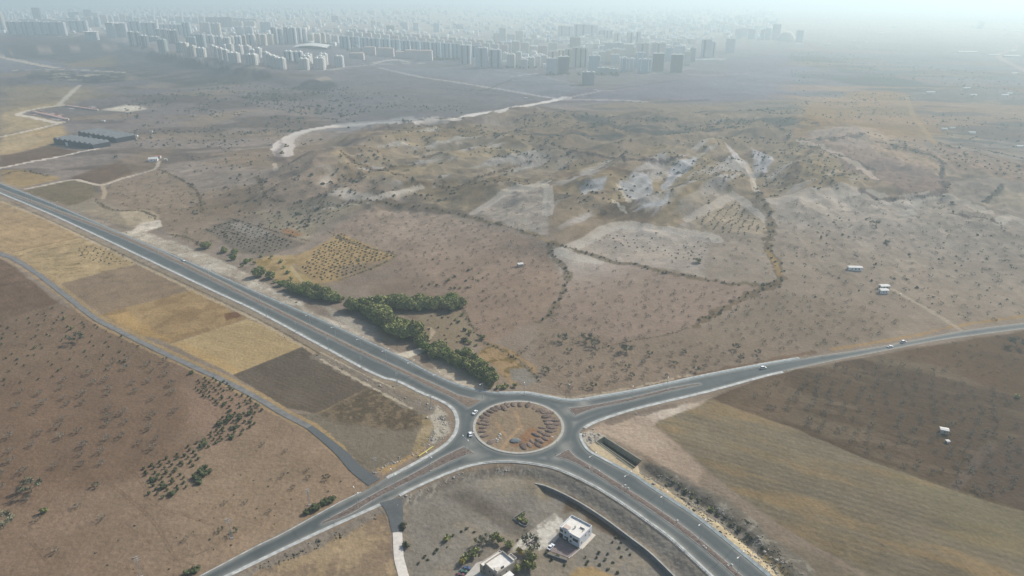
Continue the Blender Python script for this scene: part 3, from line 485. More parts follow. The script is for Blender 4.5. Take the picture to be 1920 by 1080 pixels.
# --- dirt tracks and unsealed roads
for P, w_, c_, a_ in (([(-60,325),(0,315),(60,303),(110,294),(150,285),(183,279)], 7, (200,196,186), 1), ([(50,354),(90,346),(135,337),(160,341),(190,347),(225,336),(250,329)], 6, (190,180,164), 1), ([(250,329),(290,317),(298,303)], 5, (178,172,160), .9), ([(190,347),(197,360),(193,372)], 5, (176,160,138), .9),
                      ([(-60,270),(0,257),(60,244),(105,233),(118,228)], 9, (196,188,170), 1), ([(105,230),(70,222),(35,215),(48,209),(80,202),(118,197)], 13, (194,188,172), 1), ([(108,199),(122,185),(150,160)], 12, (176,172,160), 1),
                      ([(-60,100),(0,107),(40,115),(75,122),(105,127)], 28, (176,172,164), 1), ([(-60,134),(60,131),(130,130),(200,134),(240,137)], 14, (180,174,162), .9), ([(20,98),(100,93),(190,88),(260,92),(330,100)], 16, (166,164,162), .8), ([(-40,82),(30,79),(55,79)], 10, (170,165,160), .8),
                      ([(96,64),(125,70),(160,64)], 14, (178,176,172), .8), ([(240,90),(300,97),(350,103),(400,120),(450,125),(520,128),(600,132),(660,128)], 16, (176,174,170), .7),
                      ([(533,290),(533,272),(545,258),(575,245),(620,238),(690,232),(760,228),(830,225),(900,213),(960,203),(1030,190),(1060,184)], 26, (204,200,192), 1), ([(533,290),(533,268),(548,256)], 34, (200,194,186), 1),
                      ([(715,128),(760,138),(800,146),(860,155),(930,166),(1000,178),(1050,186)], 15, (178,178,178), .9), ([(860,165),(930,172),(1000,184)], 6, (130,132,136), .6), ([(1060,186),(1110,187),(1160,188),(1225,192)], 17, (178,176,174), .9), ([(1060,184),(1090,178),(1130,170),(1150,170)], 14, (174,172,170), .8),
                      ([(1225,192),(1270,190),(1325,188)], 20, (124,124,130), .8), ([(700,118),(740,112),(770,117)], 14, (200,196,188), .9), ([(900,128),(960,135),(1010,142),(1080,158)], 10, (170,174,176), .7), ([(960,143),(1005,138)], 10, (184,186,184), .8), ([(600,133),(670,124),(730,120),(800,118)], 14, (182,180,178), .7),
                      ([(1140,168),(1200,160),(1270,150)], 14, (140,142,148), .7), ([(1290,140),(1340,141),(1380,139),(1400,138)], 12, (184,184,184), .7), ([(1180,140),(1230,138),(1300,128)], 14, (186,186,184), .6), ([(1400,122),(1440,100),(1480,92)], 16, (182,184,188), .5),
                      ([(1930,136),(1900,122),(1872,106),(1880,99),(1900,92),(1908,84)], 22, (206,208,204), .9), ([(1835,54),(1842,44),(1836,38)], 40, (216,222,216), .9), ([(1510,80),(1530,90),(1560,98)], 16, (196,190,186), .7), ([(1700,182),(1712,215),(1720,228),(1755,270)], 10, (184,172,150), .6), ([(1685,142),(1760,155),(1800,160)], 26, (190,174,158), .7), ([(1820,158),(1880,164),(1930,172)], 26, (190,172,158), .7),
                      ([(1672,542),(1700,558),(1740,580),(1780,605),(1800,618)], 4.5, (172,162,146), .9), ([(1905,545),(1925,562)], 5, (168,158,142), .6), ([(545,500),(560,520),(575,535)], 3.5, (178,158,124), .9), ([(1640,478),(1700,520),(1780,560),(1900,600)], 3, (160,150,136), .3)):
    stroke(P, w_, c_, a_, .2)
fill([(535,268),(545,258),(580,245),(640,237),(720,233),(700,240),(620,246),(570,262),(552,290),(540,300)], (166,158,150), 4, 5, .4); fill([(620,232),(700,226),(770,218),(830,224),(760,228)], (160,164,164), 4, 5, .8); fill([(600,245),(680,236),(715,235),(690,246),(640,246)], (134,140,144), 5, 5, .8)
fill([(790,231),(880,222),(900,218),(870,238),(820,238)], (122,126,126), 6, 6, .7); fill([(515,290),(528,262),(532,292),(560,300),(530,308),(505,300)], (112,114,116), 4, 4, .8); stroke([(515,306),(517,318)], 6, (178,172,160), .7)
# --- hedgerow banks (dry brush on the field edges)
HEDGES = [([(1030,455),(1060,463),(1100,474),(1150,492),(1200,498),(1250,511),(1320,524),(1380,533),(1460,532)], 7), ([(1420,360),(1440,390),(1446,430),(1440,465),(1462,505),(1455,530),(1420,545),(1370,572),(1300,610)], 9), ([(1028,455),(1036,480),(1060,505),(1062,525),(1050,560),(1030,590),(1008,605)], 7),
          ([(590,392),(640,382),(700,378),(780,387),(850,400),(900,412),(960,428),(1012,442)], 7), ([(615,434),(640,448),(690,465),(742,478),(700,502),(640,524)], 4), ([(430,409),(480,424),(530,438),(578,452)], 4), ([(300,318),(330,332),(360,350),(375,372),(380,400)], 5),
          ([(1615,358),(1650,375),(1700,371),(1760,362),(1772,340)], 12), ([(480,330),(490,345),(500,370),(530,378)], 6), ([(640,285),(680,310),(760,332),(800,345),(850,352)], 7), ([(860,350),(940,320),(1000,300)], 5), ([(1500,262),(1560,262),(1620,250)], 9), ([(1520,275),(1600,300),(1640,320)], 5), ([(1650,268),(1720,285),(1765,300),(1765,335)], 7), ([(1845,380),(1870,360),(1880,345)], 6),
          ([(868,580),(885,612),(905,640)], 3.5), ([(905,640),(950,662),(990,690),(1008,715)], 4), ([(690,235),(790,225),(870,222)], 6), ([(1070,282),(1130,293),(1200,300),(1290,296)], 8), ([(180,372),(195,388),(225,395),(262,395)], 6), ([(265,395),(290,405),(292,412)], 4), ([(315,440),(350,445),(375,460)], 5), ([(1120,655),(1180,640),(1250,628),(1290,615)], 2.2), ([(0,330),(40,320),(90,330)], 5), ([(820,165),(900,170),(960,150),(1030,145)], 5), ([(1840,280),(1930,300)], 9), ([(1760,270),(1840,290),(1930,315)], 6), ([(1780,400),(1850,410),(1880,425)], 4)]
for P, w_ in HEDGES: stroke(P, w_*.85, (120,115,101), .75, .8)
stroke([(1030,452),(1012,445),(985,432)], 4, (168,146,112), .6, .6); stroke([(1440,470),(1452,490),(1462,515)], 5, (166,142,106), .7, .5)
stroke([(310,595),(340,580),(430,590)], 1.5, (130,100,72), .0)

nx = fbm(gx, gy, 14, 5, 104, .7); ng = fbm(gx, gy, 2.0, 2, 106); kf = np.clip(GD/900, 0, 1)
n9 = fbm(gx, gy, 9, 3, 107, .6); n70 = fbm(gx*.6, gy, 70, 5, 108, .65); hill = sstep(420, 800, GD)
C *= (1+(1-.8*SM)*hill*(.20*n9+.20*n70)-(1-SM)*hill*.20*sstep(.30, .42, fbm(gx, gy, 5.5, 2, 109))+(1-SM)*hill*.16*sstep(.34, .46, fbm(gx, gy, 8, 2, 110)))[:, None]
C *= (1+(1-.7*SM)*(.10*nb+.13*nm+.10*nf+.16*nx+.16*ng*(1-kf)))[:, None]
C[:, 0] *= (1+.035*nb-.02*nf); C[:, 2] *= (1-.04*nb+.03*nf)
C = np.clip(C, .015, .75)
link('ground', bignp('ground', np.stack([gx, gy, gz], 1), GF, M_GROUND, C))['kind'] = 'structure'

# ------------------------------------------------------------------ roads
def resamp(P, n):
    P = np.array(P); d = np.r_[0, np.cumsum(np.hypot(*np.diff(P[:, :2], axis=0).T))]; t = np.linspace(0, d[-1], n)
    return [(float(np.interp(q, d, P[:, 0])), float(np.interp(q, d, P[:, 1]))) for q in t]
def offs(P, o):
    P = np.array(P); T = np.gradient(P, axis=0); T /= np.linalg.norm(T, axis=1)[:, None]+1e-9; return [(p[0]-t[1]*o, p[1]+t[0]*o) for p, t in zip(P, T)]
cell = .9
xs = np.arange(-800, 620, cell); ys = np.arange(165, 990, cell); X, Y = np.meshgrid(xs, ys); cx = (X[:-1, :-1]+cell/2).ravel(); cy = (Y[:-1, :-1]+cell/2).ravel()
pre = np.nonzero(segd(cx, cy, flat([(-200,265),(0,353),(480,563),(742,690),(900,745),(1100,755),(1260,728),(1680,650),(1920,611),(2300,560)], 0)) < 60)[0]
pre2 = np.nonzero((cy < 420) & (cx > -220) & (cx < 240))[0]; pre = np.unique(np.concatenate([pre, pre2]))
ins = pip(cx[pre], cy[pre], ROADPOLY) & (np.hypot(cx[pre]-RC[0], cy[pre]-RC[1]) > RI-.6); keep = pre[ins]
nxv = len(xs); ki = keep//(nxv-1); kj = keep % (nxv-1)
F4 = np.stack([ki*nxv+kj, ki*nxv+kj+1, (ki+1)*nxv+kj+1, (ki+1)*nxv+kj], 1)
reg = np.where(np.hypot(cx[keep]-RC[0], cy[keep]-RC[1]) < 52, 0, np.where(cy[keep] > 360, np.where(cx[keep] < 0, 1, 2), np.where(cx[keep] > RC[0]+8, np.where(cy[keep] > 372, 2, 3), 4)))
XF = X.ravel(); YF = Y.ravel()
for r_, nme in enumerate(('roundabout_road', 'highway_road', 'country_road', 'valley_road', 'village_road')):
    f = F4[reg == r_]
    if not len(f): continue
    uq, inv = np.unique(f, return_inverse=True); f2 = inv.reshape(f.shape); x = XF[uq]; y = YF[uq]
    do = np.minimum(np.minimum(segd(x, y, WN), segd(x, y, WE)), np.minimum(segd(x, y, WS), segd(x, y, WW)))
    dsw = np.minimum(segd(x, y, WS[8:]), segd(x, y, WW[30:])); dm = np.full(x.shape, 1e9)
    for a_, b_ in MEDW: L_ = a_+b_[::-1]; dm = np.minimum(dm, segd(x, y, L_+L_[:1]))
    dr = np.abs(np.hypot(x-RC[0], y-RC[1])-RI); n1 = fbm(x, y, 9, 3, 401); n2 = fbm(x, y, 2.2, 2, 403)
    dust = np.maximum.reduce([np.exp(-(do/1.5)**2)*.75, np.exp(-(dsw/2.6)**2)*(.85+.3*n1), np.exp(-(dm/1.3)**2)*.6, np.exp(-(dr/1.6)**2)*.6])
    dn = np.minimum(np.minimum(do, dm), dr); rr0 = np.hypot(x-RC[0], y-RC[1])
    gore = sstep(4.6, 7.5, dn)*sstep(75, 50, rr0); dust = np.maximum(dust, gore*(.42+.3*n1))
    for tip, rad in (((902,748),4),((1066,772),4.5),((1060,838),4.5),((880,832),5.5),((890,852),6),((1095,758),4.5),((1045,858),3.5),((870,850),4),((735,905),8),((690,915),6)):
        q = unp(*tip); dust = np.maximum(dust, np.exp(-(np.hypot(x-q[0], y-q[1])/rad)**2)*(.62+.3*n1))
    seam = ((rr0+3*n1*0) % 47 < .8)*(rr0 > 60); ln = np.abs(dn-3.4); dust = np.clip(dust+.05*n1+.03*n2, 0, 1); wheel = np.exp(-(ln/.9)**2)*.10
    c1 = alb((99,109,112), 960, 800); c2 = alb((158,158,150), 960, 800); c = c1*(1-dust[:, None])+c2*dust[:, None]; patch = sstep(.22, .3, fbm(x*.35+y*.2, y*.35-x*.2, 6, 2, 405)); c = c*(1-wheel+.07*n1+.04*n2-.22*seam-.08*patch)[:, None]
    c *= (1.06-.10*sstep(0, 1, (x < -60)*1.0)*sstep(0,1,(y<360)*1.0))[:, None]
    o = link(nme, bignp(nme, np.stack([x, y, np.full(x.shape, .03)], 1), f2, M_ASPH, c)); o['kind'] = 'structure'
def strip(name, P, o0, o1, z0, z1, m, kind='structure', z=None, closed=False):
    A_ = offs(P, o0); B_ = offs(P, o1); mb = MB(); n = len(P)
    zz = np.zeros(n) if z is None else z
    for i in range(n):
        mb.v += [(A_[i][0], A_[i][1], zz[i]+z0), (A_[i][0], A_[i][1], zz[i]+z1), (B_[i][0], B_[i][1], zz[i]+z1), (B_[i][0], B_[i][1], zz[i]+z0)]
    for i in range(n-1):
        for k in range(4): mb.f.append((4*i+k, 4*i+(k+1) % 4, 4*i+4+(k+1) % 4, 4*i+4+k)); mb.m.append(0)
    if not closed: mb.f += [(0, 3, 2, 1), (4*n-4, 4*n-3, 4*n-2, 4*n-1)]; mb.m += [0, 0]
    o = mb.build(name, m)
    if kind: o['kind'] = kind
    return o
M_KERBW = mat('pale_shoulder', (.36, .375, .36), .9, .3, .35); M_KERBD = mat('gutter_concrete', (.21, .24, .245), .9, .25, .4)
_iE = [i for i, p in enumerate(WE) if p[0] < unp(1470,696)[0]]
_iN = [i for i, p in enumerate(WN) if p[0] < unp(1527,669)[0]]
strip('kerb', WN[:_iN[-1]], -.6, 1.3, -.5, .16, M_KERBD); strip('kerb', [p for p in WN[:_iN[-1]] if p[0] > -10], 1.32, 2.6, -.5, .12, M_KERBW)
k0 = _iE[0]; k1 = min(range(len(WE)), key=lambda i: math.dist(WE[i], unp(1092,805)))
strip('kerb', WE[k0:k1], -.6, 1.7, -.5, .15, M_KERBW); strip('kerb', WE[k1+4:], -.6, 1.6, -.5, .18, M_KERBD); strip('kerb', WE[k1+4:k1+26], -.3, 1.2, .18, .3, M_KERBW)
strip('kerb', WN[_iN[-1]:], -.5, .9, -.5, .1, mat('road_edge_soil', (.22, .2, .17), 1, .2, .5)); strip('kerb', WE[:k0], -.5, .9, -.5, .1, bpy.data.materials['road_edge_soil'])
k2 = min(range(len(WS)), key=lambda i: math.dist(WS[i], unp(742,934))); k3 = min(range(len(WS)), key=lambda i: math.dist(WS[i], unp(717,946)))
strip('kerb', WS[:k2], -1.1, .75, -.5, .14, M_KERBW); strip('kerb', WS[k3:], -1.6, .5, -.5, .14, M_KERBW)
k4 = min(range(len(WW)), key=lambda i: math.dist(WW[i], unp(688,917))); k5 = min(range(len(WW)), key=lambda i: math.dist(WW[i], unp(724,896)))
strip('kerb', WW[:k4], -.3, .35, -.5, .16, M_KERBW); strip('kerb', WW[k5:], -1.3, .9, -.5, .15, M_KERBW)
ring = [(RC[0]+(RI)*math.cos(t), RC[1]+(RI)*math.sin(t)) for t in np.linspace(0, 2*math.pi, 97)]
strip('kerb', ring, -.3, 1.3, -.4, .34, mat('island_kerb', (.33, .32, .285), .9, .15, .6), closed=True)
for k, (a_, b_) in enumerate(MEDW):
    n = 60; A_ = resamp(a_, n); B_ = resamp(b_, n); mb = MB()
    for i in range(n):
        for j in range(6):
            t = j/5; mb.v.append((A_[i][0]*(1-t)+B_[i][0]*t, A_[i][1]*(1-t)+B_[i][1]*t, .14+.22*math.sin(math.pi*t)*min(1, i/3+.2)+.05*random.Random(i*7+j).random()))
    for i in range(n-1):
        for j in range(5): mb.f.append((i*6+j, (i+1)*6+j, (i+1)*6+j+1, i*6+j+1)[::-1]); mb.m.append(0)
    m_ = [mat('dusty_median_soil', (.17, .135, .105), 1, .25, .5, spec=0, bump=.2, bscale=1), M_SOIL, M_SOIL, M_SOIL][k]
    mb.build('median_ground', m_, smooth=True)['kind'] = 'structure'
    L_ = A_+B_[::-1]; L_ = L_+[L_[0]]; ar = sum(L_[i][0]*L_[i+1][1]-L_[i+1][0]*L_[i][1] for i in range(len(L_)-1)); sg = 1 if ar > 0 else -1
    strip('median_kerb', L_, -.1*sg, .26*sg, -.1, .2, M_KERB, closed=True)
rs = random.Random(5)
for (t0, t1) in ((.28, .37), (.56, .68)):
    n = 16; Au = resamp(MEDW[2][0], 200)[int(t0*200):int(t1*200)]; Bu = resamp(MEDW[2][1], 200)[int(t0*200):int(t1*200)]
def ribbon(name, P, w0, w1, m, lift, col=None):
    W3 = unl(smooth(P, 6)); n = len(W3); xy = [tuple(q[:2]) for q in W3]; mb = MB(); K = 5
    for j in range(K):
        t = j/(K-1)-.5
        Q = [offs(xy, (w0+(w1-w0)*i/(n-1))*t)[i] for i in range(n)] if w0 != w1 else offs(xy, w0*t)
        z = hfun(np.array([q[0] for q in Q]), np.array([q[1] for q in Q]), False); mb.v += [(q[0], q[1], max(float(zz), -9)+lift) for q, zz in zip(Q, z)]
    for j in range(K-1):
        for i in range(n-1): mb.f.append((j*n+i, j*n+i+1, (j+1)*n+i+1, (j+1)*n+i)); mb.m.append(0)
    o = mb.build(name, m, smooth=True); o['kind'] = 'structure'; return o
M_OLDASPH = mat('old_asphalt', (.145, .145, .14), .9, .22, .25); M_NEWASPH = mat('fresh_asphalt', (.082, .09, .093), .9, .12, .8); M_TRACK = mat('chalk_track', (.52, .49, .44), 1, .12, .6, spec=0)
ribbon('lane_road', LANE[:14], 4.0, 4.0, M_OLDASPH, .22); ribbon('lane_road', LANE[12:-1]+[(702,905)], 4.0, 7.5, M_NEWASPH, .26)
ribbon('side_road', [(733,938),(737,948),(742,968),(745,998)], 12, 5.2, M_NEWASPH, .22); ribbon('side_road', [(745,994),(746,1015),(748,1045),(752,1062),(760,1090),(775,1130)], 4.6, 4.6, M_TRACK, .2)
def make_haze():
    h = bpy.data.materials.new('haze_air'); h.use_nodes = True; n = h.node_tree; n.nodes.clear(); o = n.nodes.new('ShaderNodeOutputMaterial'); p = n.nodes.new('ShaderNodeVolumePrincipled')
    p.inputs['Color'].default_value = HAZE['color']+(1,); p.inputs['Density'].default_value = HAZE['density']; p.inputs['Anisotropy'].default_value = HAZE['g']; n.links.new(p.outputs[0], o.inputs['Volume'])
    MB().box(-31000, 31000, -31000, 31000, -14, 262).build('haze', h)['kind'] = 'stuff'

# ------------------------------------------------------------------ vegetation
def crown_np(seed, rx, rz, z0, leaves, ls, lobes=7, core=True, sub=2, spread=.55, coreshrink=.8):
    """lumpy crown: core lobes plus leaf clumps scattered over and inside them"""
    rg = np.random.RandomState(seed); V = []; Fc = []; n = 0; iv, if_ = ico(sub); L = []
    for k in range(lobes):
        t = rg.rand()*6.283; q = rg.rand()**.5*spread; r = rx*(.42+.28*rg.rand()); L.append((q*rx*math.cos(t), q*rx*math.sin(t), z0+rz*(.25+.75*rg.rand())*(1-.35*q), r, r*rz/rx*(.7+.5*rg.rand())))
    tri = []
    for (x, y, z, r, h) in L:
        if core:
            v = iv*(1+.22*(rg.rand(len(iv), 1)-.5))*np.array([r, r, min(h, r*1.3)])*coreshrink+np.array([x, y, z]); V.append(v); tri += [tuple(i+n for i in f) for f in if_]; n += len(v)
    quads = []
    for _ in range(leaves):
        x, y, z, r, h = L[rg.randint(len(L))]; d = rg.normal(size=3); d /= np.linalg.norm(d); d[2] = abs(d[2])*.9+d[2]*.1
        p = np.array([x, y, z])+d*np.array([r, r, min(h, r*1.3)])*(.75+.35*rg.rand()); s = ls*(.6+.9*rg.rand())
        a = rg.normal(size=3); a /= np.linalg.norm(a); b = np.cross(a, d+.6*rg.normal(size=3)); b /= np.linalg.norm(b)+1e-9
        V.append(np.array([p-a*s-b*s*.6, p+a*s-b*s*.6, p+a*s*.7+b*s*.7, p-a*s*.8+b*s*.5])); quads.append((n, n+1, n+2, n+3)); n += 4
    return np.concatenate(V), tri+quads
def trunk_mb(h, r, seed=0, limbs=4, reach=1.0, mb=None, mi=0):
    rg = random.Random(seed); mb = mb or MB(); top = Vector((.1*h*(rg.random()-.5), .1*h*(rg.random()-.5), h)); mb.tube((0, 0, -.4), top, r, r*.65, 6, mi)
    for k in range(limbs):
        t = 6.28*k/limbs+rg.random(); e = top+Vector((math.cos(t)*reach, math.sin(t)*reach, reach*(.6+.6*rg.random()))); mb.tube(top*(.8+.2*rg.random()), e, r*.5, r*.2, 5, mi)
    return mb
def tree_mesh(name, seed, rx, rz, trunk, leaves, ls, leafmat, lobes=6, core=True, spread=.55, sub=1, limbs=3):
    mb = MB(); trunk_mb(trunk, max(.12, rx*.07), seed, limbs, rx*.5, mb, 0); v, f = crown_np(seed, rx, rz, trunk*.75, leaves, ls, lobes, core, sub, spread); mb.add(v, f, 1); return mb.mesh(name, [M_BARK, leafmat])
def twig_mesh(name, seed, r, h, sprays, mat_=None, leafy=0):
    """leafless orchard tree: forking limbs with sparse sprays of twigs"""
    rg = random.Random(seed); mb = MB(); mb.tube((0, 0, -.3), (0, 0, h*.32), .16, .13, 5); ends = []
    for k in range(6):
        t = 6.28*k/6+rg.random()*.8; e = Vector((math.cos(t)*r*.55, math.sin(t)*r*.55, h*(.55+.2*rg.random()))); mb.tube((0, 0, h*.3), e, .06, .035, 4, 0, False)
        for j in range(3):
            t2 = t+(rg.random()-.5)*1.6; q = e+Vector((math.cos(t2), math.sin(t2), .5+rg.random()*.5))*r*(.3+.25*rg.random()); mb.tube(e, q, .025, .012, 3, 0, False); ends.append(q); ends.append((e+q)/2)
    for _ in range(sprays):
        p = rg.choice(ends)+Vector((rg.gauss(0, .35), rg.gauss(0, .35), rg.gauss(0, .25)))*r*.35; a = Vector((rg.gauss(0, 1), rg.gauss(0, 1), rg.gauss(0, 1))).normalized(); b = a.cross(Vector((rg.gauss(0, 1), rg.gauss(0, 1), rg.gauss(0, 1)))).normalized(); s = .16*r*(.5+rg.random()); w = s*.42
        mb.add([p-a*s, p-b*w*.4, p+a*s, p+b*w], [(0, 1, 2, 3)], 1)
    return mb.mesh(name, [M_PBARK, mat_ or M_TWIG])
def fromnp(name, v, f, mats): mb = MB(); mb.add(v, f, 0); return mb.mesh(name, mats)
OLIVE = [tree_mesh('olive', 10+i, 1.5, 1.25, .7, 170, .2, M_OLIVE) for i in range(4)]
OLIVEB = [tree_mesh('olive', 20+i, 2.6, 2.0, 1.0, 420, .26, M_OLIVE, 9, True, .7, 2) for i in range(2)]
TWIG = [twig_mesh('twigs', 30+i, 2.4, 3.2, 260) for i in range(4)]
TWIGL = [twig_mesh('twigs', 40+i, 3.2, 3.8, 420, mat('faded_leaves', (.15, .15, .10), .95, .25, .7, spec=0, objrand=.2)) for i in range(2)]
SHRUB = [fromnp('shrub', *crown_np(50+i, 1.7, 1.3, .1, 130, .26, 6, True, 1, .6), [M_SHRUB]) for i in range(4)]
SHRUBL = [fromnp('shrub', *crown_np(60+i, 1.6, 1.3, .1, 130, .26, 5, True, 1, .6), [M_GREEN]) for i in range(2)]
SHRUBY = [fromnp('shrub', *crown_np(65+i, 1.2, 1.3, .3, 110, .22, 4, True, 1, .6), [M_YELL]) for i in range(2)]
rg = random.Random(77)
CNT = {}
def plant(mesh, x, y, name, label, cat, group, s=1.0, sz=None, z=None, lift=0):
    o = bpy.data.objects.new(name, mesh); sc.collection.objects.link(o); z = float(hfun(np.array([x]), np.array([y]))[0]) if z is None else z
    o.location = (x, y, z+lift); o.rotation_euler = (0, 0, rg.random()*6.28); o.scale = (s*(.92+.16*rg.random()), s*(.92+.16*rg.random()), (sz or s)*(.9+.2*rg.random())); CNT[name] = CNT.get(name, 0)+1
    return tag(o, label, cat, group)
def Zof(P): P = np.array(P); return hfun(P[:, 0], P[:, 1])
def inpx(P, poly): Q = [tuple(q[:2]) for q in unl(poly)]; return pip(P[:, 0], P[:, 1], Q)
def lattice(poly, sp, ang, jit=.18, keep=1.0, seed=0, sp2=None):
    """orchard rows: points in a field on a planting grid, in world metres"""
    Q = [tuple(q[:2]) for q in unl(poly)]; r = np.random.RandomState(seed); sp2 = sp2 or sp; c, s = math.cos(R_(ang)), math.sin(R_(ang))
    Qa = np.array(Q); u = Qa[:, 0]*c+Qa[:, 1]*s; w = -Qa[:, 0]*s+Qa[:, 1]*c; U, Wv = np.meshgrid(np.arange(u.min(), u.max(), sp), np.arange(w.min(), w.max(), sp2))
    U = U.ravel()+jit*sp*r.randn(U.size); Wv = Wv.ravel()+jit*sp2*r.randn(Wv.size); x = U*c-Wv*s; y = U*s+Wv*c; m = pip(x, y, Q) & (r.rand(x.size) < keep); return np.stack([x[m], y[m]], 1)
def zpx(pts, ox, oy, k): return [(ox+p[0]/k, oy+p[1]/k) for p in pts]
# dark olive grove by the lane
G1 = zpx([(60,805),(228,730),(360,655),(470,580),(590,520),(660,500),(640,600),(560,640),(500,700),(460,780),(360,800),(400,930),(330,950),(250,1010),(160,1000),(110,900)], 240, 660, 3.6)
G2 = zpx([(470,165),(640,185),(720,255),(930,355),(900,430),(870,500),(740,600),(650,610),(600,540),(590,480),(650,400),(560,330),(440,280)], 240, 660, 3.6)
pa = lattice(G1, 4.3, 42, .12, .93, 1, 4.0); pb = lattice(G2, 4.3, 42, .16, .9, 2, 4.2); z = Zof(pa)
for (x, y), zz in zip(pa, z): plant(rg.choice(OLIVE), x, y, 'olive_tree', 'small dark olive tree in the lower half of the grove, in rows on bare soil', 'tree', 'olive trees of the lower grove', .62+.2*rg.random(), z=zz)
z = Zof(pb)
for (x, y), zz in zip(pb, z): plant(rg.choice(OLIVE), x, y, 'olive_tree', 'small dark olive tree in the upper half of the grove near the narrow lane', 'tree', 'olive trees of the upper grove', .58+.22*rg.random(), z=zz)
BIGO = [((515,633),1.0,'large olive tree at the open edge of the grove, in mid row'), ((690,455),1.15,'largest olive tree in the upper half of the grove'), ((615,490),1.0,'large olive tree on the inner edge of the upper grove'), ((758,455),.9,'large olive tree nearest the lane side of the upper grove'),
        ((185,870),.8,'large olive tree at the lower end of the grove beside the tractor tracks'), ((300,965),.9,'large olive tree at the bottom tip of the grove'), ((245,915),.9,'large olive tree above the bottom tip of the grove'), ((825,422),.85,'large olive tree at the lane end of the grove rows'), ((730,517),.75,'large olive tree on the road side of the upper grove'), ((700,580),.75,'large olive tree where the two halves of the grove meet'),
        ((430,145),.8,'large olive tree at the top corner of the grove'), ((655,355),.7,'large olive tree in the thick of the upper rows')]
for (p, s, lb) in BIGO: q = un(240+p[0]/3.6, 660+p[1]/3.6); plant(rg.choice(OLIVEB), q[0], q[1], 'olive_tree', lb, 'tree', None, s*.78, z=q[2])
for k, p in enumerate(((470,860),(490,810),(520,790),(515,835),(548,812),(455,850),(485,885),(500,815))): q = un(240+p[0]/3.6, 660+p[1]/3.6); plant(OLIVEB[k % 2], q[0], q[1], 'olive_tree', 'olive tree of the dense clump standing apart from the grove rows', 'tree', 'olive trees of the separate clump', .68, z=q[2])
for k, p in enumerate(((575,963),(585,957),(593,955),(600,949),(609,944),(617,941),(624,938))): q = un(*p); plant(OLIVEB[k % 2], q[0], q[1], 'olive_tree', 'grey green olive tree in the short row beside the lower road', 'tree', 'olive trees beside the lower road', .62+.1*(k % 3), z=q[2])
for k, p in enumerate(((352,1075),(363,1072),(370,1070))): q = un(*p); plant(OLIVEB[k % 2], q[0], q[1], 'olive_tree', 'olive tree at the field corner by the bottom edge of the road', 'tree', 'olive trees at the road corner', .62, z=q[2])
# scattered young trees in the upper part of the brown field
pc = lattice([(0,605),(110,575),(200,615),(262,645),(240,690),(150,700),(90,715),(0,735)], 10.5, 20, .22, .8, 3, 8.5); z = Zof(pc)
for (x, y), zz in zip(pc, z): plant(rg.choice(OLIVE), x, y, 'young_tree', 'small green tree scattered over the upper part of the brown field', 'tree', 'small trees of the upper brown field', .42+.3*rg.random(), z=zz)
for (p, s, lb) in (((122,598),1.0,'yellow green round tree in the brown field, farthest from the lane bend'), ((136,617),1.05,'yellow green round tree in the brown field, below its twin'), ((145,642),1.25,'dull green round tree largest in the upper brown field'), ((67,653),.8,'small yellow green tree alone in the upper brown field'), ((84,962),1.3,'bright green bushy tree in the lower brown field'), ((233,1008+190-190),0,''), ((60,923),1.2,'pale grey green tree in the lower brown field'), ((8,990),1.3,'pale grey tree at the lower left border of the brown field')):
    if s: q = un(*p); plant([TWIGL[0], TWIGL[1]][len(lb) % 2] if 'grey' in lb or 'dull' in lb else SHRUBL[0], q[0], q[1], 'field_tree', lb, 'tree', None, s*1.25, z=q[2])
# leafless orchards: the 300 that show largest are things, the rest one mass
BARE = []
for poly, sp, ang, jit, keep, sd, lb, s0 in (
    ([(0,735),(150,700),(262,660),(330,672),(335,740),(320,820),(240,880),(150,905),(0,940)], 12.5, 28, .16, .82, 4, 'leafless tree with a long shadow in the dark brown field', 1.0),
    ([(0,940),(150,905),(250,880),(300,900),(240,980),(90,1080),(0,1080)], 15, 28, .2, .4, 5, 'sparse leafless tree low in the brown field', .9),
    ([(470,830),(560,830),(640,880),(640,930),(500,1000),(350,1060),(300,1060),(400,960)], 12, 22, .25, .42, 6, 'small leafless sapling in the pale soil near the lower road', .62),
    ([(1030,625),(1150,640),(1300,640),(1440,660),(1440,675),(1300,700),(1120,735),(1060,742),(1015,715)], 9.5, 24, .22, .8, 7, 'leafless orchard tree on the slope just above the road', .78),
    ([(1045,530),(1200,520),(1400,548),(1300,612),(1150,650),(1020,610)], 9.5, 24, .22, .88, 8, 'leafless orchard tree on the pinkish hillside below the dry ditch', .8),
    ([(1440,715),(1520,695),(1660,668),(1800,700),(1920,760),(1920,960),(1800,912),(1640,862),(1480,790),(1400,745)], 8.5, 152, .2, .86, 9, 'leafless tree in the dark ploughed orchard', .72)):
    P = lattice(poly, sp, ang, jit, keep, sd); z = Zof(P); BARE += [(p[0], p[1], zz, lb, s0) for p, zz in zip(P, z)]
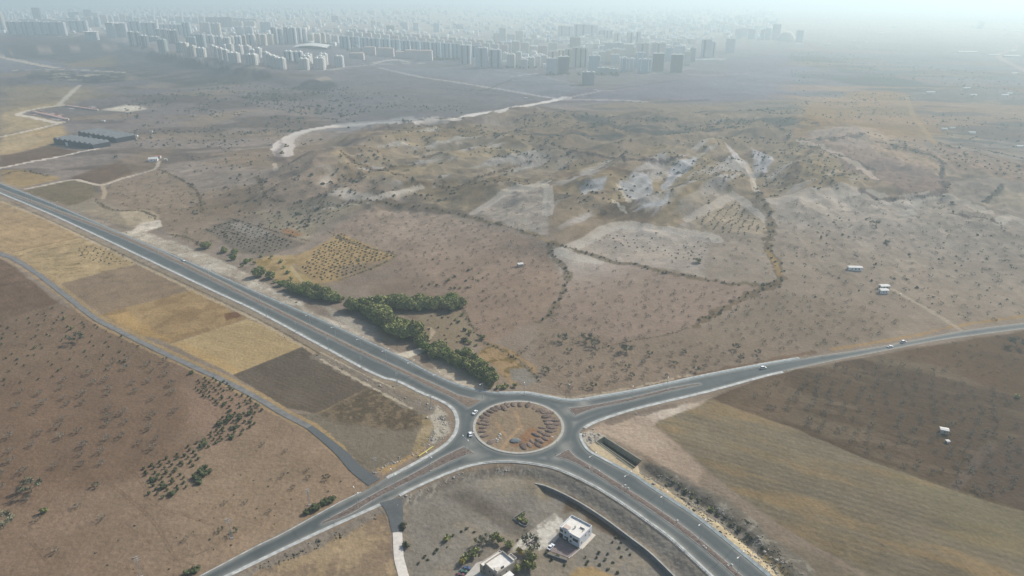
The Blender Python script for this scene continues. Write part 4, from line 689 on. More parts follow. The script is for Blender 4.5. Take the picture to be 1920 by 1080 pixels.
for poly, sp, ang, keep, sd, s0 in (([(640,430),(700,390),(830,402),(1000,450),(1050,520),(1010,600),(900,640),(860,575),(740,525),(742,478)], 10, 20, .85, 11, .75), ([(1300,612),(1460,535),(1560,560),(1700,600),(1640,640),(1440,660)], 9.5, 100, .9, 12, .8),
    ([(1460,400),(1600,362),(1660,382),(1760,368),(1920,440),(1920,600),(1800,605),(1560,560),(1465,500)], 15, 95, .8, 13, .95), ([(1100,500),(1250,512),(1400,537),(1200,520)], 11, 20, .8, 14, .8), ([(1340,450),(1440,445),(1455,525),(1360,522)], 12, 60, .8, 15, .7), ([(1060,474),(1170,428),(1330,448),(1320,518),(1180,490)], 12, 10, .55, 16, .6),
    ([(200,350),(300,320),(360,348),(380,400),(400,460),(300,425),(215,385)], 13, 25, .7, 17, .85), ([(500,400),(640,340),(700,378),(600,395)], 16, 30, .5, 18, .8), ([(900,400),(1000,352),(1022,355),(1020,438)], 16, 15, .4, 19, .8), ([(1500,268),(1600,240),(1760,290),(1765,350),(1700,368),(1640,345)], 22, 95, .7, 20, .9), ([(1000,640),(1060,560),(1030,640),(1010,690),(960,650)], 9, 24, .7, 21, .9), ([(1660,665),(1920,622),(1920,745),(1800,698)], 9, 120, .8, 22, .6)):
    P = lattice(poly, sp, ang, .2, keep, sd); z = Zof(P); BARE += [(p[0], p[1], zz, None, s0) for p, zz in zip(P, z)]
def visible(x, y, z=0): u, v = upix(x, y, z); return -10 < u < 1930 and -10 < v < 1090
BARE = [b for b in BARE if visible(b[0], b[1], b[2]) and segd(np.array([b[0]]), np.array([b[1]]), CULV+CULV[:1])[0] > 4]
BARE.sort(key=lambda b: -b[4]*(1 if b[3] else .8)/scale_at(b[0], b[1], b[2]))
near_, rest_ = BARE[:298], BARE[298:]
near_area = {}
for x, y, z_, lb, s in near_:
    lb = lb or 'leafless orchard tree on the slopes beyond the road'; near_area.setdefault(lb, 0); near_area[lb] += 1
    plant(rg.choice(TWIG) if rg.random() < .8 or 'dark' in lb else rg.choice(TWIGL), x, y, 'bare_tree', lb, 'tree', lb.replace('tree', 'trees', 1) if False else 'leafless trees: '+lb.split(' tree ')[-1] if ' tree ' in lb else 'leafless saplings near the road', s*(.68+.3*rg.random()), z=z_)
def mass(name, label, cat, items, mats, nx=None):
    """one object of many small plants: items = (x, y, z, scale, template verts, template faces as quads array, material index)"""
    V = []; Q = []; MI = []; n = 0
    for x, y, z_, s, (tv, tf) in items:
        t = rg.random()*6.28; c, s_ = math.cos(t), math.sin(t); k = s*(.75+.5*rg.random()); v = tv*k; V.append(np.stack([v[:, 0]*c-v[:, 1]*s_+x, v[:, 0]*s_+v[:, 1]*c+y, v[:, 2]+z_], 1)); Q.append(tf+n); n += len(tv)
    me = bignp(name, np.concatenate(V), np.concatenate(Q), mats, smooth=False); o = link(name, me); return tag(o, label, cat, None, 'stuff')
def tmpl(seed, r, h, n, ls, core=.55):
    g = np.random.RandomState(seed); V = []; 
    for _ in range(n):
        d = g.normal(size=3); d /= np.linalg.norm(d); p = d*np.array([r, r, h*.5])*(core+(1-core)*g.rand())*1.0+np.array([0, 0, h*.55]); a = g.normal(size=3); a /= np.linalg.norm(a); b = np.cross(a, g.normal(size=3)); b /= np.linalg.norm(b); s = ls*(.6+.8*g.rand()); V.append([p-a*s, p-b*s*.7, p+a*s, p+b*s*.7])
    V = np.array(V).reshape(-1, 3); return V, np.arange(len(V)).reshape(-1, 4)
TT = [tmpl(i, 2.3, 2.6, 26, .42) for i in range(5)]; TS = [tmpl(10+i, 1.2, 1.3, 16, .5, .3) for i in range(4)]; TD = [tmpl(20+i, 1.7, 1.7, 30, .6, .2) for i in range(4)]
mass('orchard_trees', 'many leafless orchard trees covering the far slopes in faint rows', 'orchard', [(x, y, z_, s*1.02, rg.choice(TT)) for x, y, z_, _, s in rest_], mat('far_twigs', (.125, .112, .085), 1, .2, .3, spec=0))
# vineyards and dotted plantings: small bushes in rows
VB = []
for poly, sp, ang, keep, sd, s0, sp2 in (([(592,468),(640,438),(735,480),(640,522),(598,528),(565,505)], 5.5, 50, .95, 31, .95, 5.5), ([(1300,412),(1378,376),(1400,395),(1435,430),(1400,440),(1340,437)], 5, 62, .95, 32, .85, 8), ([(1290,300),(1370,290),(1400,340),(1350,365),(1290,340),(1300,320)], 11, 55, .95, 33, 1.0, 9), ([(385,430),(440,413),(560,455),(500,478),(450,470)], 6, 50, .9, 34, 1.0, 7),
    ([(480,400),(590,378),(660,383),(560,440),(500,425)], 8, 35, .85, 35, 1.0, 9), ([(1620,245),(1740,272),(1750,290),(1640,270)], 12, 100, .9, 36, 1.6, 22), ([(1750,275),(1925,318),(1925,340),(1780,318)], 14, 95, .9, 37, 1.6, 20), ([(800,590),(870,590),(900,630),(850,650),(790,640)], 6, 20, .6, 38, .9, 7), ([(1070,470),(1160,432),(1240,438),(1230,475),(1150,480)], 7, 5, .5, 39, .8, 9), ([(145,460),(220,465),(255,492),(200,498),(150,480)], 5, 20, .5, 40, .7, 4), ([(480,880),(630,880),(660,900),(500,1000),(300,1075),(120,1080),(250,960)], 9, 20, .5, 41, .42, 7.5), ([(1240,470),(1320,450),(1330,500),(1260,495)], 8, 10, .6, 43, .8, 9), ([(1340,520),(1340,470),(1320,460)], 8, 10, .6, 43, .8, 9)):
    P = lattice(poly, sp, ang, .12, keep, sd, sp2); z = Zof(P); VB += [(p[0], p[1], zz-.1, s0, rg.choice(TS)) for p, zz in zip(P, z)]
mass('vineyard_bushes', 'low bushes planted in dotted rows on the slopes and fields', 'bushes', VB, mat('vine_leaves', (.075, .085, .055), 1, .25, .4, spec=0))
# far scrub: dark dots on the hills and plains
SC = []; rgn = np.random.RandomState(9)
def scatter(poly, n, smin, smax, thr=None, nsc=60, seed=0):
    Q = [tuple(q[:2]) for q in unl(poly)]; xs_ = [q[0] for q in Q]; ys_ = [q[1] for q in Q]; r = np.random.RandomState(seed+900); k = n*6
    x = r.uniform(min(xs_), max(xs_), k); y = r.uniform(min(ys_), max(ys_), k); m = pip(x, y, Q)
    if thr is not None: m &= fbm(x, y, nsc, 3, 500+seed) > thr
    m &= segd(x, y, DIRTW) > 24
    x = x[m][:n]; y = y[m][:n]; z = hfun(x, y, False); s = r.uniform(smin, smax, len(x)); return [(a_, b_, c_, d_) for a_, b_, c_, d_ in zip(x, y, z, s)]
for args in (([(300,320),(520,240),(700,330),(560,460),(380,440)], 260, .7, 1.8, 0, 60, 1), (BAD, 420, .8, 2.2, 0, 50, 2), (BAD2, 380, .8, 2.2, 0, 50, 3), ([(860,285),(980,210),(1500,200),(1560,250),(1380,275),(1000,300)], 900, 1.2, 2.6, .05, 60, 4), ([(200,300),(240,180),(500,160),(700,220),(520,300)], 700, 1.2, 2.6, .02, 60, 5),
             ([(480,200),(600,160),(880,200),(840,222),(640,232)], 350, 1.2, 2.8, .05, 60, 6), ([(1500,240),(1480,100),(1700,110),(1930,150),(1930,330),(1700,262)], 900, 1.0, 2.4, 0.02, 120, 7), ([(1440,372),(1600,357),(1640,335),(1500,262),(1420,300)], 130, .9, 2.2, None, 60, 8), ([(390,150),(560,160),(700,210),(520,230)], 400, 1.5, 3.2, .05, 70, 9), ([(560,420),(640,340),(800,372),(700,380)], 60, .8, 1.8, None, 60, 10), ([(1480,400),(1900,420),(1900,600),(1500,560)], 160, .5, 1.2, None, 60, 11)):
    SC += scatter(*args)
for P, w_ in HEDGES:
    Q = [tuple(q[:2]) for q in unl(smooth(P, 3))]; d = 0
    for (ax, ay), (bx, by) in zip(Q[:-1], Q[1:]):
        L_ = math.hypot(bx-ax, by-ay); k = int(L_/ (w_*.6)+rg.random())
        for _ in range(k):
            t = rg.random(); x = ax+(bx-ax)*t+rg.gauss(0, w_*.28); y = ay+(by-ay)*t+rg.gauss(0, w_*.28); SC.append((x, y, None, rg.uniform(.5, 1.0)*min(1.6, w_/5)))
zz = Zof([(s[0], s[1]) for s in SC]); SC = [(s[0], s[1], float(z_), s[3]) for s, z_ in zip(SC, zz)]
SC = [s for s in SC if visible(*s[:3])]
SC.sort(key=lambda s: -s[3]/scale_at(s[0], s[1], s[2]))
def area_name(x, y):
    u, v = upix(x, y)
    if v > 640: return 'near the roundabout'
    if u < 450: return 'on the fields beside the highway'
    if u < 900: return 'in the hedges and slopes behind the green thicket' if v > 380 else 'on the yellow ridges below the curved dirt road'
    if u < 1400: return 'along the ditches of the central hills' if v > 400 else 'among the eroded white gullies'
    return 'on the pale hillside and ditch near the white shed'
for x, y, z_, s in SC[:150]: an = area_name(x, y); plant(rg.choice(SHRUB), x, y, 'shrub', 'dark dry shrub '+an, 'shrub', 'dark shrubs '+an, s*.5, z=z_)
mass('scrub', 'dark dry scrub dotted over the far hills and ditches', 'scrub', [(x, y, z_, s*(.45+.5*rg.random()**2), rg.choice(TD)) for x, y, z_, s in SC[150:]], mat('scrub_leaves', (.10, .105, .082), 1, .25, .2, spec=0))
# single trees that stand out
for (u, v, s, mesh, lb) in ((1309,492,2.6,SHRUBL[0],'tall dark green conical tree on the pale hillside'), (1450,318,0,None,''), (1392,332,2.2,SHRUB[0],'round dark tree on the ridge beside the white gully'), (1785,381,1.9,SHRUB[1],'round dark tree high on the right hillside'), (1786,398,1.2,SHRUB[2],'smaller round tree below the dark one on the right hillside'), (1662,455,1.9,SHRUB[3],'dark bushy tree in the middle of the right hillside'),
    (1580,441,1.2,SHRUB[0],'small dark tree left of the bushy one on the right hillside'), (1833,442,1.3,SHRUB[1],'dark tree on the right hillside near the ditch end'), (1643,423,1.8,TWIGL[0],'olive brown tree with a yellow crown on the right hillside'), (585,329,2.0,SHRUB[0],'round dark tree above the pale terrace'), (605,346,2.0,SHRUB[1],'round dark tree below its twin on the pale terrace'), (555,403,1.6,SHRUB[2],'dark round shrub by the pale track terrace'), (576,424,1.6,SHRUB[3],'dark round tree alone on the orange slope'), (361,348,2.0,SHRUB[0],'dark tree at the hedge corner left of the highway fields'),
    (1115,650,2.0,TWIGL[0],'grey green tree above the road on the pink slope'), (1100,640,2.0,TWIGL[1],'grey green leaning tree beside its twin on the pink slope'), (1175,660,2.0,TWIGL[0],'grey green tree nearest the sandy path on the slope'), (1055,640,1.9,TWIGL[1],'grey green tree left of the pair on the pink slope'), (1022,700,1.6,TWIGL[0],'grey tree beside the gravel fan at the road'), (1908,745,1.6,SHRUBL[1],'lime green tree in the dark orchard'), (1905,650,2.6,TWIGL[0],'wide green tree by the road at the dark orchard'), (1425,810+8,0,None,''), (1380,655,1.4,TWIGL[1],'grey tree beside a pale stone on the slope'),
    (977,970,1.45,SHRUBL[0],'bright green bush at the head of the walled garden plot'), (974,975,1.45,SHRUBL[1],'bright green bush in the middle of the walled garden plot'), (985,981,1.45,SHRUBL[0],'bright green round bush at the foot of the garden plot'), (1332,956,1.5,SHRUBL[1],'green bush in the gully beside the highway'), (1297,935,.8,SHRUBL[0],'small green bush in the upper part of the gully'), (1300,925,.7,SHRUBL[1],'small yellow green bush topmost in the gully'), (840,1013,1.6,SHRUBL[1],'dark green tree with yellow leaves in the dry garden'),
    (762,1025,1.4,SHRUB[0],'round dark tree beside the white track'), (757,985,1.2,SHRUB[1],'dark slim bush beside the top of the white track'), (758,992,1.1,SHRUB[2],'dark slim bush just below another by the white track'), (839,1026,.7,SHRUBY[0],'small orange bush in the dry garden'), (971,1013,.8,SHRUBY[0],'rusty orange bush by the chalk yard'), (901,1041,.9,SHRUBY[1],'bright orange tree beside the beige house'), (1098,1045,.8,SHRUBY[1],'yellow bush below the white house'), (1025,1038,.7,SHRUB[2],'dark bush beside the parked white car'), (1045,1044,.8,SHRUB[3],'dark bush inside the courtyard wall'), (1006,1012,.8,SHRUB[0],'olive bush above the rubbish heap'),
    (575,648,0,None,''), (868,494,1.0,SHRUBL[0],'yellow green tree left of the bush row on the brown slope'), (811,487,1.0,SHRUBL[1],'small green tree alone above the thicket'), (838,486,.9,SHRUBL[0],'pale green tree right of another above the thicket')):
    if s: q = un(u, v); plant(mesh, q[0], q[1], 'single_tree' if 'bush' not in lb and 'shrub' not in lb else 'bush', lb, 'tree' if 'bush' not in lb and 'shrub' not in lb else 'bush', None, s*(.85 if mesh in SHRUBL+SHRUB else .62), z=q[2])
for k, (u, v, s) in enumerate(((845,542,1.2),(853,541,1.1),(838,530,1.3),(842,526,1.3),(853,520,1.2),(862,541,1.3),(877,541,1.2),(874,527,1.0),(887,524,.9),(897,527,.8),(820,536,1.1),(805,534,1.0),(791,538,.9),(878,508,1.2),(885,505,1.0),(898,513,.8),(905,522,.8),(906,547,1.0),(905,565,1.0),(860,605,1.2),(866,592,1.5),(856,600,1.2),(840,588,1.0),(822,592,.9),(880,625,1.6),(870,640,2.0),(880,645,1.8),(892,648,1.0),(872,620,1.3),(905,636,2.2))):
    q = un(u, v); plant([SHRUBL[k % 2], SHRUB[k % 4], SHRUBL[0]][k % 3], q[0], q[1], 'garden_tree', 'small green tree of the garden plots beyond the thicket', 'tree', 'small trees of the garden plots', s*.85, z=q[2])
# the green thicket along the highway
def big_tree(seed, rx, h, leafmat, n=2200):
    t = thing('thicket_tree', None, 'tree'); trunk_mb(h*.45, .28, seed, 5, rx*.5).build('trunk', M_BARK, t)
    v, f = crown_np(seed, rx, h*.55, h*.16, n, .42, 20, True, 1, .8, .7); fromnp('x', v, f, [leafmat]); me = bpy.data.meshes['x']; me.name = 'crown'; link('crown', me, t); return t
BT = [big_tree(100, 3.8, 8.5, M_GREEN), big_tree(101, 4.2, 8.0, M_GREEN), big_tree(102, 3.5, 9.0, M_GREEN), big_tree(103, 3.6, 7.5, M_LIME)]; BTused = [False]*4
def place_big(u, v, k, s, label, group):
    q = un(u, v); o = BT[k] if not BTused[k] else copy_tree(BT[k]); BTused[k] = True
    o.location = (q[0], q[1], q[2]-.3); o.rotation_euler = (0, 0, rg.random()*6.28); o.scale = (s*(.9+.2*rg.random()), s*(.9+.2*rg.random()), s*(.85+.3*rg.random())); tag(o, label, 'tree', group)
seq = []
for (P, n, s, lb) in (([(665,582),(700,578),(742,578),(780,580),(815,580),(845,578),(862,575)], 17, 1.15, 'green tree in the straight dense row at the back of the thicket'), ([(672,575),(720,568),(780,570),(840,572)], 9, 1.0, 'green tree on the far side of the straight row of the thicket'), ([(672,580),(690,592),(712,605),(735,622),(755,630),(775,632)], 13, 1.2, 'green tree in the slanting part of the thicket nearest the highway'), ([(700,588),(725,600),(745,612),(775,622),(785,630)], 9, 1.15, 'green tree inside the slanting part of the thicket'),
                    ([(803,660),(830,672),(855,682),(880,695),(905,708),(920,720)], 15, .95, 'green tree in the narrow belt between the chalk path and the roundabout'), ([(815,655),(850,668),(885,680),(905,695),(925,712)], 10, .85, 'green tree on the field side of the narrow belt'), ([(545,543),(560,548),(590,560),(612,562),(630,565)], 9, 1.0, 'green tree in the small clump at the upper end of the thicket'), ([(575,545),(600,552),(625,556)], 5, .9, 'green tree at the back of the small upper clump')):
    W_ = resamp([p for p in P], int(n*1.25))
    for i, (u, v) in enumerate(W_): place_big(u+rg.gauss(0, 2), v+rg.gauss(0, 1.5), 3 if rg.random() < .15 else rg.randrange(3), s*1.14*(.8+.35*rg.random()), lb, 'trees: '+lb.split(' in ')[-1] if ' in ' in lb else 'trees: '+lb[11:])
for (u, v, k, s, lb) in ((791,645,1,1.15,'round dull green tree standing alone beside the chalk path'), (386,465,1,1.15,'round green tree nearest the highway bridge pit'), (421,473,0,.85,'round green tree second beyond the bridge pit'), (441,476,0,.85,'round green tree third beyond the bridge pit'), (437,487,3,.75,'yellow green tree below the pair beyond the bridge pit'), (462,493,3,.7,'lime green tree where the orange field begins'), (487,518,1,1.25,'large dark green tree beside the orange field'), (508,522,0,1.0,'dull green tree touching the large one beside the orange field'), (530,535,3,.9,'lime green tree between orange field and upper clump'), (905,640,0,.0,''), (850,562,1,1.0,'grey green tree at the end of the straight row'), (640,565,2,.8,'slim tree between the two clumps')):
    if s: place_big(u, v, k, s, lb, None)
for k, (u, v) in enumerate(((440,480),(470,488),(478,495),(490,482),(510,483),(528,492),(532,503),(540,512),(545,525),(556,537),(455,500),(515,530),(655,580),(920,726),(935,728),(948,728),(965,725))):
    q = un(u, v); plant(SHRUBL[k % 2], q[0], q[1], 'thicket_bush', 'low green bush in the undergrowth of the highway thicket', 'bush', 'low bushes of the highway thicket', 1.3+.4*rg.random(), z=q[2])
for k, (u, v, s, y_) in enumerate(((930,1012,1.5,0),(938,1017,1.3,0),(887,1042,1.6,0),(875,1052,1.3,1),(868,1057,1.4,1),(955,1028,1.4,1),(975,1040,1.5,1),(995,1055,1.7,0),(985,1065,1.5,0),(990,1045,1.2,0),(1000,1068,1.3,0),(970,1070,1.3,0),(996,1035,1.2,2),(912,1020,.8,2),(900,1022,.7,2))):
    q = un(u, v); lb = ('green leafy tree', 'yellow green tree', 'faded brown tree')[y_]+' beside the beige house'
    plant([SHRUBL[0], SHRUBY[0], TWIGL[0]][y_] if y_ != 1 else [SHRUBY[0], SHRUBL[1]][k % 2], q[0], q[1], 'house_tree', lb, 'tree', lb.replace('tree', 'trees'), s*1.15, sz=s*1.4, z=q[2]+.3)
for k, p in enumerate(((1155,1008),(1165,1018),(1176,1030),(1148,1017),(1160,1028),(1182,1040),(1124,1037),(1118,1046),(1140,1040),(1135,1050),(1150,1055),(1166,1045),(1125,1060),(1140,1068),(1157,1075),(1100,1058),(1205,1029),(890,998),(865,997),(875,992),(850,1005),(803,1050),(796,1045),(785,1057),(815,1037),(820,1032),(1102,1053),(1058,1060),(1035,1050))):
    q = un(*p); plant(rg.choice(SHRUB), q[0], q[1], 'sapling', 'tiny dark sapling planted in the field by the houses', 'sapling', 'tiny saplings by the houses', .4+.2*rg.random(), z=q[2])
for k, p in enumerate(((1262,905),(1275,913),(1285,923),(1310,940),(1345,965),(1358,972),(1372,985),(1385,995),(1410,1012),(1402,1003),(1430,1030),(1250,912))): q = un(*p); plant(rg.choice(SHRUB), q[0], q[1], 'gully_shrub', 'dark shrub among the rubble of the gully beside the highway', 'shrub', 'dark shrubs of the gully', .7+.4*rg.random(), z=q[2])

# ------------------------------------------------------------------ soil mounds and stone heaps on the roundabout
def mound_mesh(seed, a, b, h):
    r = np.random.RandomState(seed); v, f = ico(3); v = v.copy(); n_ = fbm(v[:, 0]*2+seed, v[:, 1]*2+v[:, 2], 1.0, 3, seed); v = v*(1+.13*n_[:, None]); v[:, 2] = np.maximum(v[:, 2], -.35)
    return fromnp('mound', v*np.array([a, b, h]), f, [M_MOUND])
MND = [mound_mesh(i, 3.4, 1.75, 1.25) for i in range(4)]
for me in MND: me.polygons.foreach_set('use_smooth', [True]*len(me.polygons))
mz = [(505,308+0,1,0)]
MPX = [((430,505),1),((470,475),1),((455,430),1),((500,390),1),((545,355),1),((590,325),1),((640,300),1),((715,310),1.25),((755,272),1),((838,265),.9),((925,265),.95),((1025,270),1.05),((1105,300),.8),((1165,335),1),((1240,350),1.2),((1310,375),.9),((1260,415),1.1),((1340,440),.8),((1290,465),1.1),((1380,470),1),((1290,505),1),((1385,515),1.1),((1330,555),1.15),((1205,562),.8),((1190,612),.85),((1300,605),.9),((1135,655),1.15),((1265,650),1),((1245,700),.9),((1175,730),1.1),((1075,735),.8),((1045,780),.9),((1150,778),1.1),((965,800),1.15),((480,515),.9),((450,560),.85),((440,610),.8),((465,665),.9),((555,742),1),((1340,600),.7)]
for k, ((a_, b_), s) in enumerate(MPX):
    q = un(840+a_/6.836, 720+b_/6.836); th_ = math.atan2(q[1]-RC[1], q[0]-RC[0]); o = link('soil_mound', MND[k % 4], None, (q[0], q[1], .3), th_+rg.uniform(-.15, .15)); o.scale = (s*rg.uniform(.8, 1.0), s*rg.uniform(.78, 1.15), s*rg.uniform(.42, .7))
    side = 'far edge' if b_ < 300 else ('west side' if a_ < 620 else ('east side' if b_ < 620 else 'near edge'))
    tag(o, 'reddish brown soil mound on the '+{'far edge': 'highest arc', 'west side': 'arc facing the two white cars', 'east side': 'arc facing the country road', 'near edge': 'lower arc beside the gravel'}[side]+' of the roundabout', 'mound', 'soil mounds: '+side)
gm = fromnp('gravel', ico(3)[0]*np.array([3.4, 2.3, 1.0])*(1+.1*fbm(ico(3)[0][:, 0]*3, ico(3)[0][:, 1]*3, 1, 2, 5)[:, None]), ico(3)[1], [mat('dark_gravel', (.13, .15, .155), 1, .35, 1.5)])
q = un(840+862/6.836, 720+730/6.836); tag(link('gravel_heap', gm, None, (q[0], q[1], .3), .1), 'dark grey gravel heap near the lower kerb of the roundabout', 'heap')
def rock_mesh(seed, s):
    r = np.random.RandomState(seed); v, f = ico(1); return fromnp('rock', v*(1+.35*(r.rand(len(v), 1)-.5))*s*np.array([1, .8, .6]), f, [M_ROCK])
RK = [rock_mesh(i, .62) for i in range(4)]
for p in ((660,645),(675,655),(655,690),(672,700),(640,720),(622,715),(650,668),(632,740),(668,640),(615,705)): q = un(840+p[0]/6.836, 720+p[1]/6.836); tag(link('stone_block', rg.choice(RK), None, (q[0], q[1], .5), rg.random()*6), 'pale stone block in the scatter of blocks inside the roundabout', 'stone', 'stone blocks on the roundabout')
for (u, v, lb) in ((1105,878,'white stone highest on the highway median'), (1123,884,'white stone second on the highway median'), (1167,914,'white stone left of a pair on the highway median'), (1172,911,'white stone right of a pair on the highway median'), (1270,977,'white stone beside the red soil on the median'), (1319,1025,'white stone at the start of the dark strip of the median'), (1323,1029,'smaller white stone at the dark strip of the median'), (1365,1061,'white stone at the lower end of the median'), (1372,1060,'rounded white stone at the lower end of the median'), (1178,917,'small white stone beside the stone pair'), (1193,776,'white rubble stone below the country road kerb')):
    q = un(u, v); o = link('median_stone', RK[int(u) % 4], None, (q[0], q[1], .45), u); o.scale = (1.1,)*3; tag(o, lb, 'stone')

# ------------------------------------------------------------------ walls, channel, guard rail
foot = [p for p in offs(WS, 12.3)]
iw = [i for i, p in enumerate(WS) if p[0] > 13.5]; Pw = [foot[i] for i in iw]; zb = -3.0+np.zeros(len(Pw))
wt = thing('retaining_wall', 'long dark grey retaining wall along the foot of the highway bank', 'wall', (0, 0, 0))
o = strip('wall', Pw, -.35, .35, -3.2, .25, M_WALLST, None, zb); o.parent = wt; o = strip('coping', Pw, -.4, .4, .26, .38, M_CONC, None, zb); o.parent = wt
q = un(1067, 922); bx = MB(); bx.box(-1.3, 1.3, -1.3, 1.3, -3, .9).box(-1.5, 1.5, -1.5, 1.5, .9, 1.1); bx.box(-3.6, -1.3, -.3, .1, -3, -.6); tag(bx.build('inlet_box', M_CONC, None, (Pw[0][0], Pw[0][1], -2.4), .5), 'square concrete inlet box at the end of the retaining wall', 'concrete box')
c0, c1, c2, c3 = [Vector((p[0], p[1], 0)) for p in CULV]
ct = thing('drainage_channel', 'open rectangular concrete channel sunk beside the highway', 'channel', tuple((c0+c2)/2))
def wallseg(a, b, th_, z0, z1, name, parent, ext=0.0, m=M_CONC):
    a = Vector(a); b = Vector(b); d = (b-a).normalized(); n_ = Vector((-d.y, d.x, 0)); a = a-d*ext; b = b+d*ext; o = MB().prism([(p.x, p.y) for p in (a-n_*th_/2, b-n_*th_/2, b+n_*th_/2, a+n_*th_/2)], z0, z1).build(name, m); o.parent = parent; o.location = -parent.location if parent else (0, 0, 0)
    if parent: o.location = (-parent.location.x, -parent.location.y, -parent.location.z)
    return o
M_CHAN = mat('channel_concrete', (.27, .265, .21), .9, .15, .5)
wallseg(c1, c2, .5, -4.6, .35, 'channel_wall', ct, .2, M_CHAN); wallseg(c0, c3, .5, -4.6, .3, 'channel_wall', ct, .2, M_CHAN); wallseg(c0, c1, .5, -4.6, .3, 'end_wall', ct, -.25, M_CHAN)
o = MB().prism([(p.x, p.y) for p in (c0, c3, c2, c1)], -4.15, -3.9).build('channel_floor', mat('wet_floor', (.05, .05, .045), .6), ct); o.location = (-ct.location.x, -ct.location.y, -ct.location.z)  # channel floor given a near-black base colour
m1 = c0+(c1-c0)*.45; m2 = c3+(c2-c3)*.45; wallseg(m1, m2, .35, -3.9, -1.8, 'divider', ct, -.6, M_CHAN)
gr = thing('guard_rail', 'grey steel guard rail along the outer edge of the highway above the retaining wall', 'guard rail')
Pg = [p for p in offs(WS, .55) if p[0] > -18]; Pg = resamp(Pg, 90); o = strip('rail', Pg, -.06, .06, .45, .82, M_GALV, None, np.full(90, .1)); o.parent = gr
pm = MB().box(-.07, .07, -.07, .07, 0, .95).mesh('post', M_GALV)
for p in Pg[::1]: link('post', pm, gr, (p[0], p[1], .1))
pp = thing('plastic_pipe', 'long yellow pipe lying on the rubble beside the road', 'pipe'); a = un(786, 856, .4); b = un(811, 839, .4)
MB().tube(a, b, .42, .42, 10).build('pipe_barrel', mat('yellow_plastic', (.48, .42, .12), .6), pp); d = (Vector(b)-Vector(a)).normalized()
for e in (a, b): MB().tube(Vector(e)-d*.35, Vector(e)+d*.35, .5, .5, 10).build('pipe_collar', bpy.data.materials['yellow_plastic'], pp)

# ------------------------------------------------------------------ lamps and power poles
def lamp_proto(arms=1, h=10.5):
    t = thing('street_lamp', None, 'street lamp'); MB().box(-.35, .35, -.35, .35, -.3, .25).build('base', M_CONC, t); MB().tube((0, 0, .2), (0, 0, h), .14, .08, 8).build('pole', M_GALV, t)
    for s in ((1, -1) if arms == 2 else (1,)):
        MB().tube((0, 0, h-.1), (s*2.4, 0, h+.55), .06, .045, 6).build('arm', M_GALV, t); MB().box(min(s*2.2, s*3.3), max(s*2.2, s*3.3), -.19, .19, h+.48, h+.66).build('lamp_head', M_WHITE, t)
    return t
LP = [lamp_proto(1), lamp_proto(2)]; LU = [0, 0]
def put_lamp(u, v, kind, rz, label, group=None):
    q = un(u, v); o = LP[kind] if not LU[kind] else copy_tree(LP[kind]); LU[kind] = 1; o.location = (q[0], q[1], max(q[2], .1)); o.rotation_euler = (0, 0, rz); tag(o, label, None, group)
for i, (u, v) in enumerate(((1110,884),(1175,921),(1242,960),(1312,1013),(1383,1075))): put_lamp(u, v, 1, R_(45), ('first','second','third','fourth','fifth')[i]+' street lamp from the roundabout on the stony highway median')
for i, (u, v) in enumerate(((740,916),(806,884),(874,852),(671,952))): put_lamp(u, v, 1, R_(125), ('street lamp mid way along the red soil median','street lamp one third down the red soil median','street lamp nearest the roundabout on the red soil median','street lamp near the lower tip of the red soil median')[i])
for i, (u, v) in enumerate(((1043,852),(983,741),(1062,745),(880,845),(905,745),(1185,748),(1250,731))): put_lamp(u, v, 0, (R_(150), R_(-90), R_(-60), R_(30), R_(-120), R_(-100), R_(-100))[i], ('street lamp at the tip of the stony median beside the ring road','street lamp on the far kerb of the ring road','street lamp where the ring road meets the country road','street lamp behind the tip of the red soil median','street lamp at the dusty traffic island','street lamp on the tapering country road median','street lamp farthest out on the country road median')[i])
for i in range(17):
    t = i/16; u = 60+t*(820-60); v = float(np.interp(u, [60, 250, 480, 655, 830], [377, 452, 563, 649, 732])); put_lamp(u, v, 1, R_(48), 'street lamp in the long row on the straight highway median', 'street lamps on the straight highway')
def pole_proto():
    t = thing('power_pole', None, 'power pole'); mb = MB(); h = 12.0
    for k in range(4):
        x, y = (.42 if k % 2 else -.42), (.42 if k > 1 else -.42); mb.tube((x, y, -.3), (x*.3, y*.3, h), .07, .055, 4)
    for k in range(10):
        z0 = k*1.2; f = 1-.7*z0/h; g_ = 1-.7*(z0+1.2)/h; mb.tube((-.42*f, -.42*f, z0), (.42*g_, -.42*g_, z0+1.2), .035, .035, 3); mb.tube((.42*f, .42*f, z0), (-.42*g_, .42*g_, z0+1.2), .035, .035, 3)
    mb.build('lattice_mast', M_PAINT, t); MB().box(-.7, .7, -.7, .7, -.3, .35).build('footing', M_CONC, t)
    for z_, w_ in ((11.7, 1.3), (10.6, 1.6), (9.5, 1.3)): c = MB().box(-w_, w_, -.09, .09, z_, z_+.18).build('cross_arm', M_PAINT, t); [MB().tube((s*w_*.9, 0, z_+.18), (s*w_*.9, 0, z_+.6), .08, .05, 6).build('insulator', M_CONC, c) for s in (-1, 1)]
    return t
M_PAINT = mat('weathered_paint', (.50, .49, .46), .7, .1, 2); PP = pole_proto()
